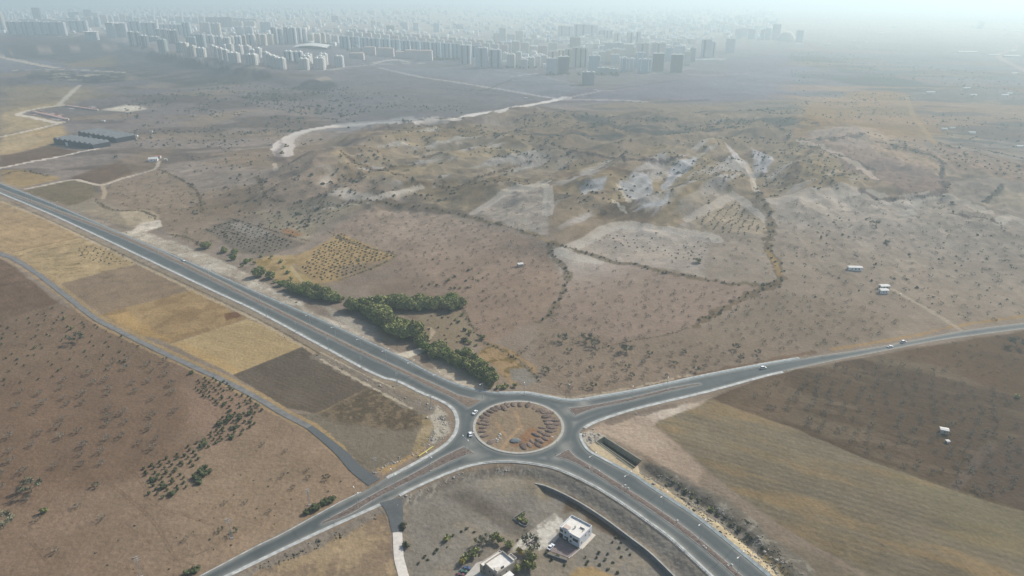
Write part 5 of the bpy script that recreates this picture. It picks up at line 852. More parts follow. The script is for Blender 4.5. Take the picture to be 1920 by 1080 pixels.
for i, (u, v, s, lb) in enumerate(((434,1009,1,'white lattice power pole in the bare field above the road corner'), (265,1082,1.0,'white lattice power pole at the bottom edge of the bare field'), (580,947,.85,'white lattice power pole beside the row of olive trees'), (705,887,.85,'white lattice power pole at the mouth of the narrow lane'), (808,766,.85,'power pole on the rubble where the highway bends'), (745,722,.8,'power pole on the verge beside the dark ploughed field'), (678,690,.75,'second power pole up the verge from the highway bend'), (616,655,.75,'third power pole up the verge from the highway bend'), (556,622,.75,'fourth power pole up the verge from the highway bend'), (500,596,.75,'fifth power pole up the verge from the highway bend'))):
    q = un(u, v); o = PP if i == 0 else copy_tree(PP); o.location = tuple(q); o.rotation_euler = (0, 0, R_(35)); o.scale = (s, s, s); tag(o, lb)

# ------------------------------------------------------------------ cars and machines
def car_proto(paint, name='parked_car', L=4.3, Wd=1.75, H=1.45, kind='sedan'):
    t = thing(name, None, 'car'); h0 = .32; hb = .88; a, b = L/2, Wd/2
    mb = MB(); prof = [(-a, h0+.1), (-a+.1, h0), (a-.1, h0), (a, h0+.15), (a-.05, hb-.18), (a-.9, hb), (-a+.55 if kind == 'sedan' else -a+.1, hb+.02), (-a, hb-.1)]
    for s in (-b, b): mb.v += [(x, s, z_) for x, z_ in prof]
    n = len(prof); mb.f += [tuple(range(n)), tuple(range(2*n-1, n-1, -1))]+[(k, n+k, n+(k+1) % n, (k+1) % n) for k in range(n)]; mb.m += [0]*(n+2)
    mb.build('body', paint, t)
    x0, x1, x2, x3 = (-a+.6, -a+1.15, a-1.95, a-1.15) if kind == 'sedan' else (-a+.15, -a+.5, a-1.9, a-1.1)
    g = MB(); w1 = b-.06; w2 = b-.26; g.add([(x0, -w1, hb), (x3, -w1, hb), (x3, w1, hb), (x0, w1, hb), (x1, -w2, H-.05), (x2, -w2, H-.05), (x2, w2, H-.05), (x1, w2, H-.05)], [(0, 1, 5, 4), (1, 2, 6, 5), (2, 3, 7, 6), (3, 0, 4, 7), (4, 5, 6, 7)]); g.build('windows', M_GLASS, t)
    MB().box(x1-.02, x2+.02, -w2-.02, w2+.02, H-.05, H).build('roof', paint, t)
    for x in (-a+.8, a-.85):
        for s in (-1, 1):
            w = MB().tube((x, s*(b-.2), .31), (x, s*(b+.02), .31), .31, .31, 14).build('wheel', M_TYRE, t); MB().tube((x, s*(b+.021), .31), (x, s*(b+.03), .31), .17, .17, 10).build('rim', M_GALV, w)
    for s in (-1, 1): MB().box(a-.07, a-.01, s*(b-.35)-.16, s*(b-.35)+.16, hb-.32, hb-.2).build('headlight', M_GLASS, t)
    return t
P_W = mat('white_car_paint', (.75, .76, .78), .3, spec=.5); P_B = mat('blue_car_paint', (.05, .08, .18), .3, spec=.5); P_G = mat('green_car_paint', (.04, .12, .09), .35, spec=.5); P_R = mat('maroon_car_paint', (.13, .04, .05), .35, spec=.5); P_S = mat('silver_car_paint', (.4, .42, .44), .3, spec=.5)
CW = car_proto(P_W, 'car'); CV = car_proto(P_W, 'van', 4.5, 1.8, 1.75, 'van'); first = {'c': 1, 'v': 1}
def dirpx(u0, v0, u1, v1): a, b = unp(u0, v0), unp(u1, v1); return math.atan2(b[1]-a[1], b[0]-a[0])
for (u, v, du, dv, k, lb) in ((890.5,774.5,-3,3,'c','white sedan entering the ring road beside the dusty island'), (882,816,-.5,-4,'c','white sedan on the ring road below the other white car'), (1431,691,6,-1.4,'v','white car on the country road near the end of its kerb'), (1669,651,6,-1.3,'c','lower of two white cars passing on the country road'), (1694,642,6,-1.3,'v','upper of two white cars passing on the country road'), (344,489,5,2.4,'c','lone pale car driving on the long straight highway'), (1033,1027,3,-3,'c','white car parked in the courtyard of the white house')):
    P0 = CW if k == 'c' else CV; o = P0 if first[k] else copy_tree(P0); first[k] = 0; q = un(u, v); o.location = (q[0], q[1], q[2]+.06 if v > 1000 else .05); o.rotation_euler = (0, 0, dirpx(u, v, u+du, v+dv)); o.scale = (1.05,)*3; tag(o, lb)
for (u, v, p, lb) in ((874,1068,P_B,'dark blue car parked under the trees left of the beige house'), (868,1074,P_G,'dark green car parked beside the blue one'), (862,1080,P_R,'dark red car parked last in the row by the beige house')):
    o = car_proto(p, 'car'); q = un(u, v); o.location = (q[0], q[1], q[2]+.1); o.rotation_euler = (0, 0, dirpx(u, v, u+5, v-1)); tag(o, lb)
def dozer():
    t = thing('bulldozer', None, 'bulldozer'); y = mat('machine_yellow', (.35, .24, .05), .6)
    for s in (-1, 1): MB().prism([(-2, s*1.3-.3), (2, s*1.3-.3), (2, s*1.3+.3), (-2, s*1.3+.3)], 0, 1).build('track', M_DARK, t)
    MB().box(-1.9, 1.8, -1, 1, .8, 2).build('body', y, t); MB().box(-1.2, .4, -.9, .9, 2, 3.2).build('cab', M_GLASS, t); MB().box(2.3, 2.6, -1.9, 1.9, .1, 1.5).build('blade', y, t); return t
DZ = dozer()
for i, (u, v, r, lb) in enumerate(((537,275,1.2,'upper of two machines working on the pale road end'), (529,288,2.4,'lower of two machines at the tip of the pale road end'))):
    o = DZ if i == 0 else copy_tree(DZ); q = un(u, v); o.location = tuple(q); o.rotation_euler = (0, 0, r); o.scale = (1.5,)*3; tag(o, lb)
def truck():
    t = thing('truck', None, 'truck'); MB().box(-4.5, 2.2, -1.2, 1.2, 1.1, 3.4).build('cargo_box', M_WHITE, t); c = MB().box(2.4, 4.4, -1.15, 1.15, .8, 2.9).build('cab', M_WHITE, t); MB().box(4.41, 4.45, -1, 1, 1.9, 2.7).build('windscreen', M_GLASS, c); MB().box(-4.4, 4.2, -.9, .9, .6, 1.05).build('chassis', M_DARK, t)
    for x in (-3.2, -2, 3.3):
        for s in (-1, 1): MB().tube((x, s*.9, .5), (x, s*1.2, .5), .5, .5, 12).build('wheel', M_TYRE, t)
    return t
TR = truck()
for i, (u, v, r, lb) in enumerate(((986,185,.4,'white truck alone in the field left of the dirt junction'), (1117,171,.2,'white truck on the short spur above the dirt junction'), (1183,191,.1,'white truck first along the earthworks right of the dirt junction'), (1201,192,2.0,'pale truck second along the earthworks right of the dirt junction'), (1169,190,.1,'small white truck nearest the dirt junction on the earthworks'), (1072,160,.3,'white truck parked before the unfinished tower'), (681,121,0,'dark bus like truck on the street before the school'))):
    o = TR if i == 0 else copy_tree(TR); q = un(u, v); o.location = tuple(q); o.rotation_euler = (0, 0, r); o.scale = (1.0,)*3; tag(o, lb)

# ------------------------------------------------------------------ the two near houses
def parapet(mb, x0, x1, y0, y1, z0, z1, t=.22, mi=0):
    return mb.box(x0, x1, y0, y0+t, z0, z1, mi).box(x0, x1, y1-t, y1, z0, z1, mi).box(x0, x0+t, y0+t, y1-t, z0, z1, mi).box(x1-t, x1, y0+t, y1-t, z0, z1, mi)
def window(parent, face, pos, w, z0, z1, depth, name='window'):
    """face: 'x-' wall at x=depth looking -x, 'y-' wall at y=depth looking -y"""
    if face == 'x-': f = MB().box(depth-.05, depth+.02, pos-w/2-.08, pos+w/2+.08, z0-.08, z1+.08); p = MB().box(depth-.07, depth-.051, pos-w/2, pos+w/2, z0, z1)
    elif face == 'x+': f = MB().box(depth-.02, depth+.05, pos-w/2-.08, pos+w/2+.08, z0-.08, z1+.08); p = MB().box(depth+.051, depth+.07, pos-w/2, pos+w/2, z0, z1)
    elif face == 'y+': f = MB().box(pos-w/2-.08, pos+w/2+.08, depth-.02, depth+.05, z0-.08, z1+.08); p = MB().box(pos-w/2, pos+w/2, depth+.051, depth+.07, z0, z1)
    else: f = MB().box(pos-w/2-.08, pos+w/2+.08, depth-.05, depth+.02, z0-.08, z1+.08); p = MB().box(pos-w/2, pos+w/2, depth-.07, depth-.051, z0, z1)
    fo = f.build(name, M_CREAM, parent); p.build('pane', M_GLASS, fo); return fo
_a, _b, _c = [np.array(unp(u, v, -5.2)) for u, v in ((1048, 1006.5), (1086, 1027.5), (1109.5, 1003))]
ex = (_c-_b)/np.linalg.norm(_c-_b); ang = math.atan2(ex[1], ex[0])
h1 = thing('white_house', 'white two storey house with flat roof beside the tiled courtyard', 'house', (_b[0], _b[1], -5.2), ang)
XL, YL, HH = 10.9, 12.0, 6.1
M_HW = mat('house_white', (.62, .64, .66), .8, .04, .6)
MB().box(0, XL, 0, 6.2, -.6, HH-.9).box(.5, XL, 6.2, YL, -.6, HH-.9).build('wall', M_HW, h1)
r = MB(); r.box(.22, XL-.22, .22, 6.2, HH-.9, HH-.82).box(.72, XL-.22, 6.2, YL-.22, HH-.9, HH-.82); ro = r.build('roof', M_ROOFW, h1)
p_ = MB(); p_.box(0, XL, 0, .22, HH-.9, HH).box(XL-.22, XL, .22, YL, HH-.9, HH).box(.5, XL-.22, YL-.22, YL, HH-.9, HH).box(0, .22, .22, 6.2, HH-.9, HH).box(.22, .72, 6.0, 6.2, HH-.9, HH).box(.5, .72, 6.2, YL-.22, HH-.9, HH); p_.build('parapet', M_HW, ro)
MB().box(.9, 3.3, 7.4, 10.4, HH-.82, HH+.25).build('stair_housing', M_HW, ro); MB().box(.8, 3.4, 7.3, 10.5, HH+.251, HH+.4).build('stair_roof', mat('pinkish_screed', (.5, .42, .36), .9), ro)
MB().box(6.8, 7.0, 1.6, 4.2, HH-.82, HH-.1).box(5.2, 6.8, 1.6, 1.8, HH-.82, HH-.1).build('roof_wall', M_CONC, ro); MB().tube((5, 6, HH-.82), (5, 6, HH+.3), .25, .5, 10).build('dish', M_CONC, ro)
for args in (('x-', 10.9, 1.7, 3.4, 5.0, .5), ('x-', 8.6, .8, 3.7, 4.8, .5), ('x-', 8.6, .8, .9, 1.9, .5), ('x-', 5.0, 1.0, 3.5, 4.8, 0), ('x-', 5.0, .9, .8, 1.9, 0), ('x-', 2.4, 3.0, 2.6, 4.2, 0), ('y-', 1.9, .8, 1.5, 2.6, 0), ('y-', 8.5, .8, 3.6, 4.7, 0), ('y-', 5.2, .7, 3.8, 4.6, 0), ('y-', 8.7, .6, 1.4, 2.1, 0)): window(h1, *args)
MB().box(.42, .5, 6.9, 7.9, 0, 2.1).build('door', M_DARK, h1); MB().box(.1, .5, 10.0, 12.0, -.5, 2.3).build('porch', M_DARK, h1)
for args in (('y+', 3.0, 1.0, 3.6, 4.8, YL), ('y+', 7.5, 1.0, 3.6, 4.8, YL), ('x+', 3.0, 1.0, 3.6, 4.8, XL), ('x+', 8.0, 1.0, 3.6, 4.8, XL)): window(h1, *args)
MB().box(-.02, XL+1.3, -1.7, -.02, -.5, .12).box(XL+.02, XL+1.3, -.02, 2.4, -.5, .12).build('apron', M_CREAM, h1)
def slab(name, P, z0, z1, m, kind=None, label=None, cat=None): o = MB().prism([unp(u, v, -5.2) for u, v in P][::-1], z0, z1).build(name, m); return tag(o, label, cat, None, kind)
slab('courtyard_paving', [(1047.5,1008),(1027,1032),(1068,1047),(1084,1033)], -5.6, -5.05, mat('courtyard_tiles', (.21, .17, .16), .85, .2, .5), 'structure')
def lowwall(P, h, m, label, w=.3):
    W_ = [Vector(unp(u, v, -5.2)+(0,)) for u, v in P]; mb = MB()
    for a_, b_ in zip(W_[:-1], W_[1:]): d = (b_-a_).normalized(); n_ = Vector((-d.y, d.x, 0))*w/2; mb.prism([(p.x, p.y) for p in (a_-n_, b_-n_, b_+n_, a_+n_)], -5.9, -5.2+h)
    o = mb.build('garden_wall', m); tag(o, label, 'wall')
lowwall([(1025,1041),(1063,1054)], 1.2, M_WALLST, 'dark stone wall along the lower side of the courtyard garden'); lowwall([(1066,1048),(1072,1044),(1091,1028)], .6, M_CREAM, 'pale kerb wall from the courtyard corner to the white house')
lowwall([(963,973),(984,959)], .8, M_WALLST, 'low wall along the top of the green garden plot', .4); lowwall([(963,974),(977,985),(986,988),(994,980)], .7, M_WALLST, 'low wall round the lower side of the green garden plot', .4)
zt = 1.3
T, L0_, R0, B0 = [np.array(unp(u, v, z_)) for (u, v), z_ in (((937,1028), zt), ((899.5,1056), .3), ((966,1049), zt), ((935,1073), zt))]
e1 = (T-L0_)/np.linalg.norm(T-L0_); ang2 = math.atan2(e1[1], e1[0]); LX = float(np.linalg.norm(T-L0_))
h2 = thing('beige_house', 'beige two storey house with flat white roof, cut by the bottom of the picture', 'house', (L0_[0], L0_[1], -5.2), ang2)
M_BEI = mat('beige_blocks', (.36, .31, .24), .9, .12, .8); D = 10.5
MB().box(0, LX, -2.0, 0, -.6, 5.0).box(1.3, LX, -D, -2.0, -.6, 5.4).box(LX, LX+2.2, -D+1, -5.5, -.6, 5.4).build('wall', M_BEI, h2)
rf = MB().box(1.5, LX-.2, -D+.2, -2.2, 5.4, 5.5).box(.2, LX-.2, -1.99, -.2, 5.0, 5.1).box(LX+.02, LX+2.0, -D+1.2, -5.7, 5.4, 5.5).build('roof', M_ROOFW, h2)
pm_ = parapet(MB(), 1.3, LX, -D, -2.0, 5.5, 6.5); parapet(pm_, LX, LX+2.2, -D+1, -5.5, 5.5, 6.2, .2); pm_.box(0, LX, -.2, 0, 5.1, 5.6).box(0, .2, -2.0, -.2, 5.1, 5.6).box(LX-.2, LX, -2.0, -.2, 5.1, 5.6); pm_.build('parapet', M_CREAM, rf)
MB().box(1.8, 4.2, -D+.3, -D+2.4, 5.5, 6.9).build('stair_housing', M_CREAM, rf); MB().tube((3, -D+3.6, 5.6), (4.4, -D+3.4, 5.6), .4, .4, 10).build('water_tank', M_WHITE, rf); MB().box(4.8, 6.6, -D+1, -D+1.6, 5.5, 6.4).build('solar_panel', M_DARK, rf)
for args in (('x-', -D+2, 1.0, 3.2, 4.4, 1.3), ('x-', -D+5, 1.0, 3.2, 4.4, 1.3), ('x-', -D+4, 1.2, .6, 1.8, 1.3), ('y-', 3.5, 1.0, 3.2, 4.4, -D), ('y-', 7.0, 1.0, 3.2, 4.4, -D), ('y-', 7.0, 1.0, .8, 2.0, -D), ('x-', -1.0, .9, 1.0, 2.2, 0)): window(h2, *args)
o = MB().box(3.5, 9, -D-3.2, -D-.02, 2.6, 2.8).build('canopy', M_WHITE, h2)
MB().box(4.6, 5.6, -D-.09, -D-.02, 0, 2.1).build('door', M_DARK, h2)
slab('yard_paving', [(905,1052),(893,1056),(868,1085),(900,1100),(925,1090)], -5.6, -5.08, mat('yard_concrete', (.42, .40, .36), .9, .1, .4), 'structure')
q = un(996, 1018); rb = MB(); rr_ = random.Random(4)
for k in range(26): x, y = rr_.gauss(0, 1.8), rr_.gauss(0, .9); s = .2+.35*rr_.random(); rb.box(x-s, x+s, y-s*.5, y+s*.5, -.1, s*1.3)
tag(rb.build('rubbish_heap', mat('scrap', (.16, .14, .13), .8, .6, 1.5), None, tuple(q)), 'untidy heap of dark scrap between the trees and the chalk yard', 'heap')
# ------------------------------------------------------------------ farm buildings
def shed(u, v, w, d, h, rz, m_wall, m_roof, label, name='farm_shed', cat='shed', gable=.25, win=2, z=None):
    q = un(u, v); t = thing(name, label, cat, tuple(q), rz); MB().box(-w/2, w/2, -d/2, d/2, -.8, h).build('wall', m_wall, t)
    g = h+gable*d/2; e = .3; MB().add([(-w/2-e, -d/2-e, h-.05), (w/2+e, -d/2-e, h-.05), (w/2+e, 0, g), (-w/2-e, 0, g), (-w/2-e, d/2+e, h-.05), (w/2+e, d/2+e, h-.05), (-w/2-e, -d/2-e, h+.12), (w/2+e, -d/2-e, h+.12), (w/2+e, 0, g+.17), (-w/2-e, 0, g+.17), (-w/2-e, d/2+e, h+.12), (w/2+e, d/2+e, h+.12)],
        [(6, 7, 8, 9), (9, 8, 11, 10), (0, 3, 2, 1), (3, 4, 5, 2), (0, 1, 7, 6), (4, 10, 11, 5), (0, 6, 9, 3), (3, 9, 10, 4), (1, 2, 8, 7), (2, 5, 11, 8), (0, 3, 4, 4)][:10]).build('roof', m_roof, t)
    for k in range(win): window(t, 'y-', -w/2+w*(k+1)/(win+1), min(1.2, w*.15), h*.4, h*.75, -d/2)
    MB().box(-w/2-.04, -w/2-.001, -.6, .6, 0, min(2.1, h*.8)).build('door', M_DARK, t); return t
M_PW = mat('pale_roof_sheet', (.54, .54, .51), .7); M_DW = mat('dark_sheet_wall', (.03, .036, .045), .8, .1, .1); M_RED = mat('red_tiles', (.30, .13, .09), .9, .15, .5); M_PINKR = mat('pink_tiles', (.42, .27, .23), .9, .1, .2); M_SCH = mat('school_wall', (.42, .38, .34), .9)
shed(975.5, 499, 5, 4, 2.6, .3, M_CREAM, M_PW, 'tiny white hut alone on the pink hillside', 'field_hut', 'hut'); shed(1602, 506, 12.5, 4.5, 3.0, -.05, M_WHITE, M_PW, 'long low white shed inside a faint square fence', win=3)
shed(1656, 549, 7, 4.5, 3, .05, M_WHITE, M_PW, 'white roofed cottage, lower of two on the right hillside', 'cottage', 'cottage'); shed(1657, 541, 8, 4.5, 3, .05, M_CREAM, M_PW, 'pale cottage behind the white roofed one on the right hillside', 'cottage', 'cottage')
shed(1769, 811, 4.2, 3, 2.5, -.35, M_CREAM, M_PW, 'small white hut in the dark ploughed orchard', 'field_hut', 'hut', win=1); shed(1776, 830, 1.6, 1.4, 1.4, 0, M_WHITE, M_PW, 'white water box below the hut in the dark orchard', 'water_box', 'box', win=0)
shed(288, 302, 13, 9, 4, .35, M_WHITE, M_PW, 'white vaulted farmhouse at the end of the chalk track', 'farmhouse', 'house', .5); shed(297, 297, 8, 7, 4.2, .35, M_WHITE, M_RED, 'small red roofed house behind the white farmhouse', 'farmhouse', 'house'); shed(311, 301, 4, 3, 2.5, .3, M_WHITE, M_PW, 'white outbuilding right of the farmhouse', 'farmhouse', 'shed')
shed(1688, 558-5, 0.9, .8, .8, 0, M_WHITE, M_PW, 'white trough by the track of the two cottages', 'trough', 'trough', win=0)
for i, (u, v, w, d, lb) in enumerate(((1498,84,30,12,'white barn beside the lone grey tower on the plain'), (1552,84,44,14,'white barn right of the dirt track start on the plain'), (1814,99,110,22,'longest white greenhouse on the far right plain'), (1863,104,60,16,'white greenhouse at the bend of the pale road'), (1897,106,90,18,'white greenhouse right of the bend of the pale road'), (1876,34,90,24,'faint white greenhouse highest on the right plain'), (1904,59,95,24,'faint white greenhouse below the highest one'), (1900,96,50,14,'white greenhouse just above the bend of the pale road'), (1330,113,165,16,'very long white greenhouse right of the towers'),
    (1745,175,26,10,'white farmhouse in the middle of the scrubby plain'), (1812,167,24,9,'pale farmhouse on the plain near the tan strip'), (1883,180,26,10,'white farmhouse of the right group on the plain'), (1893,176,14,8,'small white house above the right group on the plain'), (1770,243,12,7,'white cottage by the far vineyard rows'), (1785,241,12,6,'white cottage right of another by the far vineyard rows'), (1822,250,16,7,'white cottage near the hedge at the far vineyard rows'), (1911,276,14,6,'white cottage at the right border above the vineyards'), (1825,179,20,9,'blue grey farmhouse among trees on the plain'),
    (1902,139,24,10,'pale shed at the right border below the pale road'), (1600,78,26,12,'pale house upper in the distant village on the plain'), (1625,80,24,12,'pale house in the middle of the distant village on the plain'), (1610,88,24,12,'pale house lower in the distant village on the plain'), (194,228,8,5,'tiny white hut above the dark sawtooth sheds'), (284,248,7,4,'tiny white hut right of the dark sawtooth sheds'), (256,256,7,5,'bright white cabin touching the dark sawtooth sheds'))):
    shed(u, v, w*.75, d*.7, 4.0 if w > 20 else 2.6, rg.uniform(-.1, .1), M_WHITE, M_PW, lb, 'greenhouse' if 'greenhouse' in lb else 'farm_building', 'greenhouse' if 'greenhouse' in lb else 'building', .2, 0)
def sawtooth(u0, v0, u1, v1, depth, n, h, label):
    a_ = un(u0, v0); b_ = un(u1, v1); d = b_-a_; W_ = float(np.hypot(d[0], d[1])); t = thing('sawtooth_shed', label, 'shed', tuple(a_), math.atan2(d[1], d[0])); MB().box(0, W_, 0, depth, -3, h).build('wall', M_DW, t)
    for k in range(n):
        x0 = W_*k/n; x1 = W_*(k+1)/n-.1; MB().add([(x0, -.3, h), (x1, -.3, h), ((x0+x1)/2, -.3, h+3.2), (x0, depth+.3, h), (x1, depth+.3, h), ((x0+x1)/2, depth+.3, h+3.2)], [(0, 1, 2), (5, 4, 3), (0, 2, 5, 3), (2, 1, 4, 5), (0, 3, 4, 1)]).build('roof_bay', mat('sheet_roof', (.12, .13, .135), .8, .3, .3) if 'sheet_roof' not in bpy.data.materials else bpy.data.materials['sheet_roof'], t)
    MB().box(W_*.3, W_*.36, -.15, -.01, 0, h*.7).build('door', M_WHITE, t); return t
sawtooth(102, 270, 176, 279, 30, 8, 9, 'dark shed with grey sawtooth roof, lower left of the pair'); sawtooth(148, 257, 219, 268, 36, 8, 9, 'dark shed with grey sawtooth roof, upper right of the pair')
# rows of small workshops under construction beside the pale track
for i in range(14): u = 66+i*4.6; v = 212+i*1.05; shed(u, v, 7, 6, 3, .3, M_SCH, M_PINKR, 'pinkish workshop in the lower row by the chalk road corner', 'workshop', 'workshop', .3, 0)['group'] = 'workshops of the lower row'
for i in range(12): u = 126+i*5; v = 200+i*.7; shed(u, v, 7, 6, 3, .2, M_SCH, M_PINKR, 'pinkish workshop in the upper row by the chalk quarry', 'workshop', 'workshop', .3, 0)['group'] = 'workshops of the upper row'

# ------------------------------------------------------------------ the city
FAC = {}
def fmat(key):
    cols_ = dict(white=(.56, .54, .50), cream=(.56, .5, .42), grey=(.50, .51, .52), beige=(.60, .55, .48), dark=(.13, .14, .16), pink=(.52, .42, .39), green=(.30, .35, .34), blue=(.38, .45, .50), brown=(.26, .21, .19), red=(.33, .2, .17))
    if key not in FAC: FAC[key] = facade('facade_'+key, cols_[key], .3 if key != 'dark' else .3)
    return FAC[key]
M_CITYROOF = mat('city_roof', (.8, .77, .7), .9, .1, .05); M_TILE = mat('city_tile_roof', (.45, .32, .26), .9)
ORD = ['first','second','third','fourth','fifth','sixth','seventh','eighth','ninth','tenth','eleventh','twelfth','thirteenth','fourteenth','fifteenth','sixteenth','seventeenth','eighteenth','nineteenth','twentieth']
def block(u0, u1, vt, vb, col, yaw, label, dep=None, style='slab', bays=4, group=None, name='apartment_block'):
    um = (u0+u1)/2; q = un(um, vb); s = scale_at(*q); Wd = (u1-u0)*s; H = (vb-vt)*s*1.02; dep = dep or max(12, min(18, Wd*.7)); th0 = abs(math.atan2(q[0], q[1])-yaw); dep = min(dep, Wd*.7/max(.2, math.sin(th0))*.8) if th0 > .3 else dep; wv = max(7, (Wd-math.sin(th0)*dep)/max(.5, math.cos(th0)))
    az = math.atan2(q[0], q[1]); t = thing(name, label, 'apartment block', (q[0]+math.sin(az)*dep/2, q[1]+math.cos(az)*dep/2, q[2]), -yaw, group); x, y = wv/2, dep/2
    MB().box(-x, x, -y, y, -12, H).build('wall', fmat(col), t)
    rf = MB().box(-x-.3, x+.3, -y-.3, y+.3, H, H+.5); rf.box(-x+.4, x-.4, -y+.4, -y+.8, H+.5, H+1.3).box(-x+.4, x-.4, y-.8, y-.4, H+.5, H+1.3)
    if style == 'hip': rf.add([(-x-.8, -y-.8, H+.52), (x+.8, -y-.8, H+.52), (x+.8, y+.8, H+.52), (-x-.8, y+.8, H+.52), (-x*.6, 0, H+4), (x*.6, 0, H+4)], [(0, 1, 5, 4), (1, 2, 5), (2, 3, 4, 5), (3, 0, 4), (0, 3, 2, 1)])
    rfo = rf.build('roof', M_TILE if style == 'hip' else M_CITYROOF, t)
    if style != 'hip':
        n = 1 if wv < 26 else 2
        for k in range(n): cx_ = -x+2*x*(k+.5)/n; MB().box(cx_-3, cx_+3, -3.5, 3.5, H+.5, H+4.2).build('lift_house', M_WHITE if col in ('white', 'cream', 'dark', 'grey') else fmat(col), rfo)
    if bays:
        bw = wv/(bays*2+1)
        for k in range(bays): c_ = -x+bw*(2*k+1.5); MB().box(c_-bw*.5, c_+bw*.5, -y-1.3, -y-.01, 2.5, H-1.5).build('balcony_stack', fmat('dark' if (k+int(u0)) % 2 and col != 'dark' and style == 'stripe' else col), t)
        MB().box(x+.01, x+1.2, -y*.5, y*.4, 2.5, H-1.5).build('balcony_stack', fmat(col), t)
    if style == 'round': MB().tube((0, 0, H+.5), (0, 0, H+1.4), x*1.12, x*1.12, 20).build('roof_disc', M_WHITE, rfo)
    if style == 'arch':
        for s_ in (-1, 1): MB().box(s_*x*.62-.9, s_*x*.62+.9, -y-1.5, -y-1.31, 6, H+.5).build('pale_frame', M_WHITE, t)
    return t
def row(rowname, specs, col, yaw, desc, style='slab', bays=3, dep=None):
    specs = sorted(specs, key=lambda b: b[0]+b[1])
    for i, sp in enumerate(specs):
        c_ = sp[4] if len(sp) > 4 else col; block(sp[0], sp[1], sp[2], sp[3], c_, yaw, f'{ORD[i]} {desc} from left in {rowname}'.replace(' of rooftops',''), dep, style, bays)
row('the front row at the left border', [(19,51,43,65),(51,88,43,66),(88,125,44,67),(133,166,41,60)], 'grey', .12, 'long grey slab block', 'stripe', 5)
row('the second row at the left border', [(40,70,37,47),(76,102,37,48),(103,130,39,50,'beige'),(126,150,35,48)], 'white', .12, 'pale block', 'slab', 3)
block(-2, 12, 27, 57, 'beige', .3, 'tall beige tower cut by the left border', style='stripe', bays=2); block(66, 80, 17, 42, 'dark', .1, 'tall dark plain tower rising behind the left slabs', bays=3)
block(131, 150, 24, 36, 'dark', .1, 'wide dark block behind the white rooftops'); block(160, 174, 20, 37, 'dark', .1, 'dark tower left of a lower pair behind the rooftops'); block(175, 187, 25, 37, 'grey', .1, 'grey tower right of the dark one behind the rooftops')
row('the white group below the dark towers', [(140,152,35,46),(152,166,34,45),(166,178,33,50),(178,190,34,50,'blue'),(190,204,30,45,'cream'),(204,214,31,43,'grey')], 'white', .2, 'white block', 'slab', 2)
row('the trio by the left slabs', [(163,186,61,76),(203,219,45,70),(219,241,46,70)], 'grey', .1, 'round roofed tower', 'round', 3)
row('the crowded rooftops near the dark towers', [(214,226,32,40),(226,238,28,40,'cream'),(238,252,31,41,'grey'),(252,264,34,42),(264,278,33,42,'beige'),(278,292,31,43),(292,306,33,42,'grey'),(306,318,31,40),(318,330,34,42,'blue'),(330,345,32,43),(346,360,33,44,'grey'),(362,374,34,44),(374,386,32,44)], 'white', .2, 'small block', 'slab', 0)
row('the middle slab line at upper left', [(240,267,42,62),(268,299,45,66),(300,328,47,60),(327,346,48,66),(345,361,45,70,'blue')], 'grey', .12, 'pale grey slab', 'stripe', 4)
row('the estate by the quarry edge', [(244,256,62,86),(256,268,63,87),(266,281,69,90),(293,304,56,74),(304,318,57,76),(318,337,59,82)], 'dark', .1, 'dark tower with pale frames', 'arch', 1); block(281, 300, 70, 78, 'dark', .1, 'low dark podium between the two parts of the modern estate', bays=0)
block(299, 316, 76, 98, 'green', .25, 'grey green tower alone in front of the modern estate', bays=2); block(332, 346, 81, 98, 'green', .15, 'grey green tower beside the stepped pale tower', bays=2)
block(344, 358, 83, 107, 'beige', .25, 'taller half of the stepped pale tower on the quarry edge', bays=2); block(357, 371, 88, 106, 'beige', .25, 'lower half of the stepped pale tower on the quarry edge', bays=2); block(370, 388, 92, 108, 'white', .15, 'white block with a red stripe on the quarry edge', bays=2)
row('the group behind the stepped tower', [(351,371,71,86),(358,376,66,80),(371,388,67,90)], 'green', .2, 'grey green block', 'slab', 3)
row('the brown skyline estate', [(388,412,34,49),(412,438,34,51),(438,460,35,43),(460,482,36,43)], 'brown', .08, 'brown slab block', 'stripe', 4)
row('the line below the brown estate', [(377,392,44,62),(389,398,45,64,'grey'),(398,416,46,67),(436,456,41,52),(458,480,41,52),(443,458,52,65,'grey'),(460,476,52,65,'grey')], 'cream', .15, 'pale block', 'slab', 3)
row('the white line beside the stepped tower', [(388,404,68,82),(404,420,70,84,'white'),(420,434,72,84),(430,441,70,82,'cream'),(441,455,70,84,'grey'),(455,464,68,85,'cream'),(464,481,67,86)], 'white', .15, 'white block', 'stripe', 3)
row('the white rows on the plateau edge', [(396,406,87,104),(403,413,90,109),(411,423,93,113),(420,433,96,116),(430,452,101,118)], 'white', .3, 'chained white block', 'slab', 1)
row('the short rows above the descending chain', [(417,428,86,96),(426,440,84,98),(443,458,87,103),(459,474,88,106),(470,482,95,108)], 'white', .25, 'white block', 'slab', 1); block(463, 484, 104, 122, 'white', .12, 'broad white block alone at the plateau edge', bays=3)
row('the left chain by the plateau road', [(480,493,92,109),(474,487,104,119),(494,508,100,120),(501,514,104,124),(508,524,107,127),(518,538,111,130)], 'white', .3, 'white block', 'slab', 1)
row('the dark pair above the left chain', [(533,551,98,114),(551,570,99,117)], 'grey', .1, 'shaded grey block', 'stripe', 3)
row('the right chain by the plateau road', [(561,581,112,131),(567,585,107,126),(571,587,103,120),(590,611,111,131),(595,612,107,127),(599,616,103,122)], 'white', .15, 'white block', 'slab', 2); block(628, 646, 107, 126, 'grey', .12, 'shaded block alone at the right end of the plateau road', bays=3)
